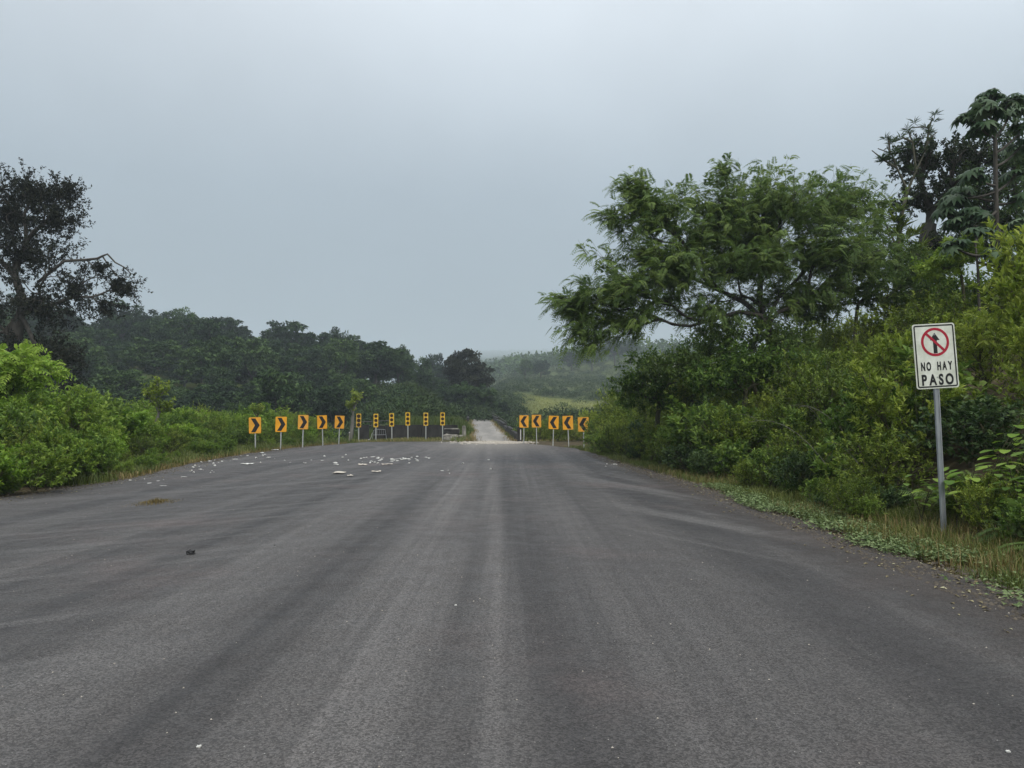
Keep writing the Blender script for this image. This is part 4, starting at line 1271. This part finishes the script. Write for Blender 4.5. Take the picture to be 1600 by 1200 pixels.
broad_tree(39, 'leafy green understorey tree under the left limbs of the feathery tree', 30, (1030, 640), (1030, 632), [(1030, 575, 75, 40, 1.6, 0, 200, .5), (985, 605, 55, 30, 1.4, 0, 120, .5), (1110, 550, 65, 50, 1.5, .5, 190, .5), (1040, 625, 90, 30, 1.5, 0, 160, .5)], M['leaf_mid'], M['stem'], 15, .16, .07, .005, name='small_tree')
broad_tree(42, 'fresh green bushy tree hiding the feathery tree trunk', 24.5, (1165, 640), (1165, 620), [(1165, 565, 60, 38, 1.2, 0, 200, .5), (1110, 590, 50, 30, 1.2, 0, 140, .5), (1225, 570, 55, 38, 1.2, .3, 170, .5)], M['leaf_mid'], M['stem'], 14, .15, .065, .005, name='small_tree')
broad_tree(40, 'vine-draped dark green tree at the foot of the dead crooked tree', 30, (1400, 470), (1400, 440), [(1400, 400, 50, 40, 1.4, 0, 150, .5), (1450, 420, 60, 36, 1.4, 0, 150, .5), (1370, 350, 30, 50, 1.0, 0, 80, .6)], M['leaf_feather'], M['stem'], 14, .16, .075, .004, name='small_tree')
broad_tree(41, 'dense dark tree behind the cecropias near the right picture edge', 33, (1570, 430), (1570, 390), [(1560, 335, 80, 65, 1.8, 0, 400, .65), (1590, 250, 65, 80, 1.6, 0, 420, .75), (1520, 380, 60, 35, 1.5, 0, 150, .5), (1510, 285, 35, 40, 1.2, 0, 90, .7)], M['leaf_dark'], M['bark'], 14, .17, .085, .009)
# bright compound-leaved sapling, far left
g = np.random.default_rng(61)
Yb = 22.0
tips = ellipsoid_tips(wtip([(30, 580, 52, 40, 1.3, 0, 120, .5), (-20, 590, 60, 45, 1.4, 0, 100, .5), (0, 640, 80, 30, 1.4, 0, 80, .5)], Yb), g)
tb = pt(5, 700, Yb); tb.z = zg(tb.x, tb.y) - .1; tf = pt(8, 650, Yb)
segs, dirs = skeleton(tb, tf, tips, g, (5, 3, 3), .4, .01, .42)
n = 4
P = np.repeat(tips, n, 0); D = np.repeat(dirs, n, 0) + g.normal(size=(len(P), 3)) * .6 + np.array([0, 0, -.1])
plant_thing('leafy_sapling', 'bright lime sapling with drooping compound leaves at the left edge', 'tree', fronds(P, D, g, .42, 5, .42, .55, .5), segs, M['leaf_lime'], M['stem'], crown_name='crown', stem_name='trunk')
# yellowish little trees
broad_tree(62, 'small yellow-leaved tree standing out of the left thicket', 34, (248, 690), (247, 650), [(242, 605, 24, 18, .7, 0, 46, .5), (260, 630, 20, 12, .6, 0, 30, .5)], M['leaf_yellow'], M['bark_pale'], 12, .16, .09, .011, name='small_tree')
broad_tree(63, 'slender young tree with thin bare stem beside the last right-pointing chevron', 60, (546, 668), (551, 650), [(556, 620, 13, 14, .6, 0, 40, .6), (550, 632, 12, 10, .5, 0, 24, .6)], M['leaf_yellow'], M['bark_pale'], 12, .2, .12, .02, name='small_tree')
broad_tree(64, 'small yellowish sapling behind the first right-pointing chevron', 44, (402, 690), (402, 655), [(394, 634, 6, 6, .3, 0, 10, .6), (406, 636, 7, 8, .3, 0, 14, .6)], M['leaf_yellow'], M['stem'], 10, .16, .09, .014, name='small_tree')

# ------------------------------------------------------------------ woods on the hills
def clump_tree(seed, h, w, nclump, nleaf, ls, flat=.62, trunk=True):
    """crown of many leaf-clump faces gathered in lobes"""
    g = np.random.default_rng(seed)
    c = ellipsoid_tips([((0, 0, h * .62), (w, w, h * .36), nclump, .4)], g)
    c[:, 2] += (1 - (c[:, 0] ** 2 + c[:, 1] ** 2) / w ** 2) * h * .06
    segs, _ = skeleton((0, 0, -1), (0, 0, h * .32), c, g, (4, 3, 3), .45, .06, .45)
    P, rl_ = [], g.uniform(.5, 1.0, nclump) * w * .3
    d = unit(g.normal(size=(nclump, nleaf, 3))); d[..., 2] *= flat
    P = c[:, None] + d * (g.random((nclump, nleaf, 1)) ** .45) * rl_[:, None, None]
    P = P.reshape(-1, 3); D = (d + g.normal(size=d.shape) * .7).reshape(-1, 3)
    s = ls * g.uniform(.6, 1.3, len(P))
    tint = np.clip(np.repeat(g.normal(.45, .17, nclump), nleaf) + g.normal(0, .1, len(P)), 0, 1)
    U = np.array([0, 0, 1.0]) + g.normal(size=P.shape) * .5
    return leaves(P, D, U, s, s * .6, tint, droop=.2), segs
def forest_proto(seed, *a, mt=None, name='forest_tree'):
    crown, segs = clump_tree(seed, *a)
    return plant_thing(name, 'x', 'tree', crown, segs, mt or M['leaf_forest'], M['bark'], crown_name='crown', stem_name='trunk')
FP = [forest_proto(200, 13, 5.5, 60, 70, .75), forest_proto(201, 15, 5, 55, 70, .75), forest_proto(202, 11, 5.5, 55, 70, .7, .45), forest_proto(203, 17, 6.5, 70, 70, .8, .4), forest_proto(204, 10, 4.2, 45, 70, .6)]
used_f = set()
def ftree(j, x, y, s, label, group, sz=1.0, dz=0.0):
    o = FP[j]; loc = (x, y, zg(x, y) - .5 + dz); sc = (s, s, s * sz); rz = random.uniform(0, 6.28)
    if j not in used_f:
        used_f.add(j)
        o.location = loc; o.rotation_euler = (0, 0, rz); o.scale = sc; o['label'] = label; o['group'] = group
        return o
    return dup(o, loc, rz, sc, label, group)
GF = 'forest trees on the left hillside'
def forest_label(u, y):
    a = 'far left below the dark tree limb' if u < 200 else 'left of the ridge top' if u < 300 else 'above the thicket left of the chevrons' if u < 400 else 'above the right-pointing chevrons' if u < 520 else 'above the signal boards' if u < 640 else 'just left of the big round tree'
    b = 'low on the hillside' if y < 112 else 'halfway up the hillside' if y < 150 else 'near the ridge'
    return 'dark forest tree %s, %s' % (b, a)
cnt = 0
Yr = 198.0
while Yr > 84:
    step = 5.4 + (Yr - 86) * .016
    x = (-60 - 800) / F * Yr
    while True:
        x += step * random.uniform(.7, 1.35)
        yy = Yr + random.uniform(-3, 3)
        u = 800 + F * x / yy
        if u > 700 or (u > 575 and yy < 135): break
        if cnt < 292:
            s_ = (random.uniform(.5, .95) if yy > 165 else random.uniform(.42, .72)) * (.72 if u > 630 else 1)
            ftree(random.choice((0, 1, 2, 2, 3, 3, 3, 4)), x, yy, s_ * (.8 if yy < 100 else 1), forest_label(u, yy), GF, random.uniform(.6, 1.0)); cnt += 1
    Yr -= step * (1.0 if Yr < 120 else 1.35)
print('forest', cnt)
# trees that stand out of the skyline
for u, v, Y, j, s, lab in ((285, 482, 190, 1, .72, 'tall rounded skyline tree on the left hill, highest of the ridge'), (345, 500, 190, 3, .72, 'broad flat-topped skyline tree right of the highest ridge tree'),
                           (240, 492, 188, 3, .6, 'misty skyline tree left of the highest ridge tree'),
                           (430, 512, 186, 1, .66, 'pointed dark skyline tree in the middle of the left ridge'), (528, 514, 182, 0, .72, 'round-headed skyline tree above the signal boards'),
                           (588, 533, 140, 3, .62, 'dark layered tree at the lower end of the left ridge'), (625, 541, 180, 0, .6, 'hazy round tree at the right end of the left ridge'), (678, 554, 230, 2, .75, 'small pale misty tree just left of the big round tree'), (660, 562, 170, 4, .55, 'small dark tree between the layered tree and the big round tree')):
    c = pt(u, v, Y); h = (13, 15, 11, 17, 10)[j]
    g0 = zg(c.x, c.y)
    o = ftree(j, c.x, c.y, s, lab, GF); hh = c.z - g0 + .5
    o.scale = (s, s, max(hh / (h * 1.02), .4))
# the big round tree
crown, segs = clump_tree(210, 10, 4.1, 110, 110, .4, .4)
c = pt(731, 548, 138)
zb = zg(c.x, c.y) - .3
bt = plant_thing('spreading_tree', 'big dark round-crowned tree standing alone above the road bend', 'tree', crown, segs, M['leaf_black'], M['bark'], (c.x, c.y, zb), crown_name='crown', stem_name='trunk')
bt.scale = (1.08, 1.08, (c.z - zb) / 10.2)
for k, u in enumerate((690, 703, 716, 729, 742, 755, 768, 782, 722, 746)):
    yy = 130 + 3 * math.sin(k * 2.1); ftree((4, 2, 0)[k % 3], (u - 800) / F * yy, yy, .36 + .08 * math.sin(k * 1.7), 'small dark tree among those crowding the foot of the big round tree', 'small trees at the foot of the big round tree')
# low woods, one uncountable mass each
def wood(name, label, mt, pts, s0, s1, nl, ls, seed, flat=.7, hfac=.8):
    g = np.random.default_rng(seed)
    n = len(pts); r = g.uniform(s0, s1, n)
    d = unit(g.normal(size=(n, nl, 3))); d[..., 2] = np.abs(d[..., 2]) * 1.1 - .25
    P = pts[:, None] + d * (g.random((n, nl, 1)) ** .3) * r[:, None, None] * np.array([1, 1, hfac]) + np.array([0, 0, 1.0]) * (r * hfac * .45)[:, None, None]
    P = P.reshape(-1, 3); D = (d + g.normal(size=d.shape) * .6).reshape(-1, 3)
    s = (ls * r[:, None] * g.uniform(.6, 1.3, (n, nl))).ravel()
    tint = np.clip(np.repeat(g.normal(.45, .2, n), nl) + g.normal(0, .1, len(P)), 0, 1)
    o = link(name, np_mesh(name, *leaves(P, D, np.array([0, 0, 1.0]) + g.normal(size=P.shape) * .5, s, s * .65, tint, droop=.2)), mt)
    return tag(o, label, kind='stuff')
def scatter(n, u0, u1, y0, y1, g, pw=1.0):
    u = g.uniform(u0, u1, n); y = y0 * (y1 / y0) ** (g.random(n) ** pw)
    x = (u - 800) / F * y
    return np.stack([x, y, zground(x, y)], 1)
g = np.random.default_rng(77)
wood('scrub', 'green scrub on the near slope left of the bridge', M['leaf_hill'], scatter(1000, 540, 712, 84, 140, g), .9, 1.9, 110, .2, 1)
p = scatter(1900, 690, 1010, 100, 420, g, .8)
uu = 800 + F * p[:, 0] / p[:, 1]
keep = ~((uu > 815) & (p[:, 1] > 128) & (p[:, 1] < 218) & (g.random(len(p)) < .97))
wood('hillside_scrub', 'low dark scrub on the slopes beyond the bridge', M['leaf_hill'], p[keep], .9, 2.4, 90, .22, 2, hfac=.6)
wood('distant_forest', 'distant forest fading into mist on the far slopes', M['leaf_forest'], scatter(3300, 640, 1100, 420, 3600, g, .8), 5, 10.5, 60, .24, 3)
p = scatter(1300, -100, 640, 62, 110, g)
p = p[~((800 + F * p[:, 0] / p[:, 1] > 505) & (p[:, 1] < 84))]
wood('valley_scrub', 'dark scrub and treetops in the valley behind the left thicket', M['leaf_forest'], p, 1.1, 2.3, 150, .14, 4)
# individual trees of the middle distance
for k, (u, v, Y, j, s, lab) in enumerate(((845, 586, 330, 2, .8, 'hazy round tree on the far slope straight above the right chevrons'), (820, 590, 320, 4, .9, 'smaller hazy tree left of the round one on the far slope'), (925, 566, 380, 0, 1.0, 'misty tall tree on the far ridge just left of the right thicket'),
                                     (960, 560, 390, 3, .9, 'misty tree on the far ridge behind the feathery branches'), (893, 575, 390, 2, .9, 'misty low tree at the left end of the far ridge'), (985, 556, 385, 1, .9, 'misty tree on the far ridge at the edge of the right thicket'))):
    c = pt(u, v, Y); o = ftree(j, c.x, c.y, s, lab, 'misty trees on the far slope')

# ------------------------------------------------------------------ verge grass, creepers, litter
def grass_stuff(name, label, mt, P, hl, hh, w, seed):
    g = np.random.default_rng(seed); n = len(P)
    a = g.uniform(0, 6.28, n); lean = g.uniform(.1, .9, n)
    h = g.uniform(hl, hh, n)
    d = np.stack([np.cos(a), np.sin(a), np.zeros(n)], 1); s = np.stack([-np.sin(a), np.cos(a), np.zeros(n)], 1)
    z = np.array([0, 0, 1.0])
    m = P + d * (h * lean * .3)[:, None] + z * (h * .6)[:, None]
    t = P + d * (h * lean)[:, None] + z * (h * (1 - .35 * lean))[:, None]
    w_ = (w * g.uniform(.6, 1.3, n))[:, None]
    V = np.stack([P - s * w_, P + s * w_, m - s * w_ * .7, m + s * w_ * .7, t], 1).reshape(-1, 3)
    b = np.arange(n)[:, None] * 5
    T = np.concatenate([b + np.array(q) for q in ([0, 1, 3], [0, 3, 2], [2, 3, 4])])
    patch = wav(P[:, 0], P[:, 1], 1.4) * .22
    tint = np.clip(np.repeat(.45 + patch + g.normal(0, .17, n), 5), 0, 1)
    return tag(link(name, np_mesh(name, V, T, tint), mt), label, kind='stuff')
def edge_pts(n, side, y0, y1, d0, d1, g, pw=1.6):
    y = y0 + (y1 - y0) * g.random(n) ** pw
    d = g.uniform(d0, d1, n)
    x = XR(y) + d if side > 0 else XL(y) - d
    return np.stack([x, y, zground(x, y)], 1)
g = np.random.default_rng(88)
def clumped(P, g, keep=.55):
    c = wav(P[:, 0] * 1.0, P[:, 1], 2.7) + wav(P[:, 1], P[:, 0], 6.1) * .6
    return P[c + g.normal(0, .35, len(P)) > -.35 + (1 - keep) * .2]
P = clumped(edge_pts(110000, 1, 4.5, 44, .12, 2.6, g), g)
grass_stuff('grass', 'olive and straw-coloured grass along the right verge', M['grass'], P, .04, .24, .0048, 1)
P = edge_pts(11000, 1, 5, 30, .1, 1.8, g); k_ = wav(P[:, 0], P[:, 1], .9) > .2
grass_stuff('dry_grass', 'dry straw grass patches along the right verge', M['grass_dry'], P[k_], .08, .3, .0045, 2)
P = clumped(edge_pts(30000, -1, 19, 52, .1, 2.6, g, 1.0), g)
grass_stuff('grass', 'yellowish grass along the left verge', M['grass'], P, .1, .42, .009, 3)
P = edge_pts(9000, -1, 21, 50, .02, 1.1, g, 1.0)
grass_stuff('dry_grass', 'dry straw grass along the left verge', M['grass_dry'], P, .06, .26, .009, 4)
x = g.uniform(-11.5, 5.5, 12000); y = g.uniform(53.4, 58.3, 12000); k_ = ((x < -5.1) | (x > 1.0)) & (wav(x, y, 1.1) > -.35)
P = np.stack([x, y, zground(x, y)], 1)[k_]
half = len(P) // 2
grass_stuff('dry_grass', 'dry straw grass in front of the dark wall', M['grass_dry'], P[half:], .05, .28, .011, 15)
P = P[:half]
grass_stuff('grass', 'yellow grass in front of the dark wall and by the bridge entry', M['grass'], P, .05, .3, .012, 5)
nb = 9000
tb_ = g.uniform(0, .85, nb) ** 1.2; sg = np.where(g.random(nb) < .6, -1.0, 1.0)
of = sg * (HW + g.normal(.08, .26, nb) + .3 * wav(tb_ * 40, sg * 9, 1.0))
dv = np.array(BR1 - BR0); sv = np.array([dv[1], -dv[0], 0]) / np.hypot(dv[0], dv[1])
P = np.array(BR0) + dv * tb_[:, None] + sv * of[:, None]
grass_stuff('dry_grass', 'dry grass along both edges of the bridge road', M['grass_dry'], P, .05, .28, .012, 9)
x = g.uniform(-14, -3.4, 11000); y = g.uniform(59.3, 70, 11000)
grass_stuff('grass', 'yellow-green grass bank behind the dark wall', M['grass'], np.stack([x, y, zground(x, y)], 1), .3, .95, .02, 6)
x = (g.uniform(815, 1000, 30000) - 800) / F; y = g.uniform(60, 215, 30000); x = x * y
grass_stuff('meadow_grass', 'pale meadow grass on the slope beyond the right chevrons', M['meadow'], np.stack([x, y, zground(x, y)], 1), .15, .45, .05, 7)
# creeping leaves spilling over the right asphalt edge
n = 24000
P = edge_pts(n, 1, 5.2, 19, -.32, 1.1, g, 1.25)
dd = P[:, 0] - XR(P[:, 1])
P = P[wav(P[:, 0], P[:, 1], 2.2) * 1.1 + wav(P[:, 1], P[:, 0], .8) * .8 + g.normal(0, .25, n) - np.abs(dd - .2) * 1.3 > -.35]
P[:, 2] = np.maximum(P[:, 2], 0) + g.uniform(.01, .09, len(P))
a = g.uniform(0, 6.28, len(P)); D = np.stack([np.cos(a), np.sin(a), g.uniform(-.2, .4, len(P))], 1)
s = g.uniform(.03, .07, len(P))
tag(link('creeper', np_mesh('creeper', *leaves(P, D, np.array([0, 0, 1.0]) + g.normal(size=P.shape) * .3, s, s * .8, np.clip(g.normal(.5, .22, len(P)), 0, 1))), M['creeper']), 'pale green creeping leaves spilling over the right asphalt edge', kind='stuff')
P = edge_pts(2600, 1, 6, 30, -1.0, .3, g, 1.3)
k_ = g.random(len(P)) < np.exp(-np.abs(P[:, 0] - XR(P[:, 1])) * 3.2); P = P[k_]; P[:, 2] = .006
Pl = edge_pts(900, -1, 14, 45, -.9, .3, g, 1.0); Pl = Pl[g.random(len(Pl)) < .5]; Pl[:, 2] = .006
P = np.concatenate([P, Pl])
a = g.uniform(0, 6.28, len(P)); D = np.stack([np.cos(a), np.sin(a), g.uniform(0, .25, len(P))], 1); s = g.uniform(.03, .08, len(P))
tag(link('fallen_leaves', np_mesh('fallen_leaves', *leaves(P, D, np.array([0, 0, 1.0]) + g.normal(size=P.shape) * .15, s, s * .45, np.clip(g.normal(.5, .25, len(P)), 0, 1))), M['fallen']), 'dry fallen leaves along the asphalt edges', kind='stuff')

# white litter: single pieces
def litter_mesh(seed, s):
    bm = bmesh.new(); bmesh.ops.create_icosphere(bm, subdivisions=1, radius=.5)
    for v in bm.verts:
        v.co += mnoise.noise_vector(v.co * 2 + Vector((seed, 0, 0))) * .3
        v.co = Vector((v.co.x * s[0], v.co.y * s[1], max(v.co.z * s[2] + s[2] * .35, 0)))
    me = bpy.data.meshes.new('foam_scrap'); bm.to_mesh(me); bm.free()
    return me
lm = [litter_mesh(k, s) for k, s in enumerate(((.2, .14, .1), (.26, .12, .08), (.13, .13, .12), (.32, .2, .06), (.16, .1, .14)))]
for m_x in lm: m_x.materials.append(M['white_litter'])
g = np.random.default_rng(99)
spots = []
for n, u0, u1, v0, v1 in ((34, 560, 678, 714, 721), (14, 540, 640, 716, 726), (26, 288, 340, 715, 739), (20, 330, 430, 706, 724), (12, 430, 560, 708, 730), (6, 945, 970, 724, 731), (10, 200, 290, 738, 760), (6, 690, 770, 715, 740)):
    for _ in range(n): spots.append((g.uniform(u0, u1), g.uniform(v0, v1)))
for u, v in spots:
    d = pt(u, v, 1.0) - Vector((0, 0, CAM_Z)); k = CAM_Z / -d.z
    x, y = d.x * k, d.y * k
    if not (float(XL(y)) + .1 < x < float(XR(y)) - .1): continue
    o = link('foam_scrap', lm[int(g.integers(0, 5))]); s = g.uniform(.22, .8) * (1 if v < 730 else .75)
    o.location = (x, y, .001); o.rotation_euler = (0, 0, g.uniform(0, 6.28)); o.scale = (s * 1.2, s, s * .8)
    tag(o, 'small white foam scrap scattered on the asphalt before the signs', 'litter', 'white foam scraps on the asphalt')
boards = [(387, 726, 1.0, .5, 'flat white board lying on asphalt below the first right-pointing chevron'), (567, 727, .8, .4, 'flat pale board lying on asphalt before the signal boards, beside the foam heap'),
          (605, 726.5, 1.0, .35, 'longest flat pale board among the foam scraps'), (530, 740, .9, .7, 'tan broken board lying nearest on the asphalt'), (547, 744.5, .45, .3, 'small pale board just right of the tan broken board'),
          (588, 738, .7, .3, 'flat pale board between foam scraps and tan broken board'), (429, 703.5, 1.0, .5, 'white plastic sheet lying at the foot of the second right-pointing chevron')]
for u, v, w, d_, lab in boards:
    d = pt(u, v, 1.0) - Vector((0, 0, CAM_Z)); k = CAM_Z / -d.z
    x, y = d.x * k, d.y * k
    bm = bmesh.new(); bmesh.ops.create_grid(bm, x_segments=5, y_segments=3, size=.5)
    for q in bm.verts:
        nz = mnoise.noise(q.co * 3 + Vector((u, v, 0)))
        q.co = Vector((q.co.x * w * .36 * (1 + .2 * nz), q.co.y * d_ * .6 * (1 + .3 * nz), .02 + .035 * nz))
    me = bpy.data.meshes.new('board'); bm.to_mesh(me); bm.free()
    o = link('board', me, M['card'] if 'tan' in lab or 'pale' in lab else M['white_litter']); o.location = (x, y, .02); o.rotation_euler = (0, 0, random.uniform(-.4, .4))
    md = o.modifiers.new('thickness', 'SOLIDIFY'); md.thickness = .012
    tag(o, lab, 'board', 'flat boards lying on the asphalt')
def ground_at(u, v):
    d = pt(u, v, 1.0) - Vector((0, 0, CAM_Z)); k = CAM_Z / -d.z
    return d.x * k, d.y * k
x, y = ground_at(298, 866)
rk = lump('rock', (x, y, .02), (.075, .06, .045), M['rock'], None, 8.0, .35, 3); tag(rk, 'small black rock lying alone on the left asphalt', 'rock')
for u, v, lab in ((712, 946, 'small pale leaf scrap lying on the centre of the asphalt'), (429, 852, 'tiny black stone lying on asphalt right of the black rock'), (311, 1167, 'white pebble lying on the nearest left asphalt'), (1575, 1175, 'pale pebble lying at the lower right asphalt corner')):
    x, y = ground_at(u, v)
    o = lump('pebble', (x, y, .003), (.02, .014, .008), M['rock'] if 'black' in lab else M['white_litter'], None, u * .1, .3, 2); tag(o, lab, 'pebble')
# straw tuft growing through the asphalt
x, y = ground_at(243, 785)
rx, ry = g.normal(0, .17, 900), g.normal(0, .3, 900)
P = np.stack([x + rx, y + ry, np.zeros(900)], 1)
fall = np.exp(-(rx / .16) ** 2 - (ry / .3) ** 2)
o = grass_stuff('grass_tuft', 'dry straw tuft growing alone through the left asphalt', M['grass_dry'], P, .015, .02 + .13 * fall, .004, 8)
# crumbled asphalt edge and soil crumbs
P = edge_pts(5200, 1, 4.5, 34, -.55, .35, g, 1.5); P2 = edge_pts(2600, -1, 13, 48, -.5, .3, g, 1.0)
P = np.concatenate([P, P2]); n = len(P); s = g.uniform(.006, .03, n)
off = np.array([[1, 0, 0], [-.6, .8, 0], [-.5, -.8, 0], [0, 0, .8]])
V = (np.stack([P[:, 0], P[:, 1], np.full(n, .001)], 1)[:, None] + off[None] * s[:, None, None]).reshape(-1, 3)
b = np.arange(n)[:, None] * 4
T = np.concatenate([b + np.array(q) for q in ([0, 1, 3], [1, 2, 3], [2, 0, 3])])
tag(link('gravel', np_mesh('gravel', V, T, np.repeat(g.random(n), 4)), M['crumb']), 'brown crumbs of asphalt and soil along the ragged road edges', kind='stuff')
# loose grit
n = 900
y = 2.2 + 40 * g.random(n) ** 2; x = np.where(g.random(n) < .5, g.uniform(-9.5, 4.4, n), np.clip(-.6 + g.normal(0, 3.2, n), -9, 4.2))
s = g.uniform(.002, .008, n) * (1 + y * .02)
off = np.array([[1, 0, 0], [-.6, .8, 0], [-.5, -.8, 0], [0, 0, .8]])
V = (np.stack([x, y, np.full(n, .0015)], 1)[:, None] + off[None] * s[:, None, None]).reshape(-1, 3)
b = np.arange(n)[:, None] * 4
T = np.concatenate([b + np.array(q) for q in ([0, 1, 3], [1, 2, 3], [2, 0, 3])])
tag(link('grit', np_mesh('grit', V, T, np.repeat(g.random(n), 4)), M['rubble']), 'loose pale grit on the asphalt', kind='stuff')
n = 900
x = -1.2 + g.normal(0, 1.5, n); y = 52.5 + g.normal(0, 1.6, n); s = g.uniform(.02, .09, n)
V = (np.stack([x, y, np.full(n, .005)], 1)[:, None] + off[None] * s[:, None, None]).reshape(-1, 3)
b = np.arange(n)[:, None] * 4
T = np.concatenate([b + np.array(q) for q in ([0, 1, 3], [1, 2, 3], [2, 0, 3])])
tag(link('rubble', np_mesh('rubble', V, T, np.repeat(g.random(n), 4)), M['rubble']), 'pale rubble strewn before the bridge', kind='stuff')

# ------------------------------------------------------------------ air
m_ = MB(); m_.box((0, 1850, 180), (5600, 4700, 400))
hz = m_.build('haze', None)
hm = bpy.data.materials.new('haze'); hm.use_nodes = True
hn = hm.node_tree; hn.nodes.clear()
ho = hn.nodes.new('ShaderNodeOutputMaterial'); hv = hn.nodes.new('ShaderNodeVolumePrincipled')
hv.inputs['Density'].default_value = .00058
hv.inputs['Color'].default_value = (.70, .78, .86, 1)
hn.links.new(hv.outputs[0], ho.inputs['Volume'])
hz.data.materials.append(hm)
tag(hz, 'pale mist filling the valley', kind='stuff')

# prototypes that found no place
for ps in PROT.values():
    for o in ps:
        if o.name not in USED:
            for c in list(o.children): bpy.data.objects.remove(c)
            bpy.data.objects.remove(o)
for j, o in enumerate(FP):
    if j not in used_f:
        for c in list(o.children): bpy.data.objects.remove(c)
        bpy.data.objects.remove(o)
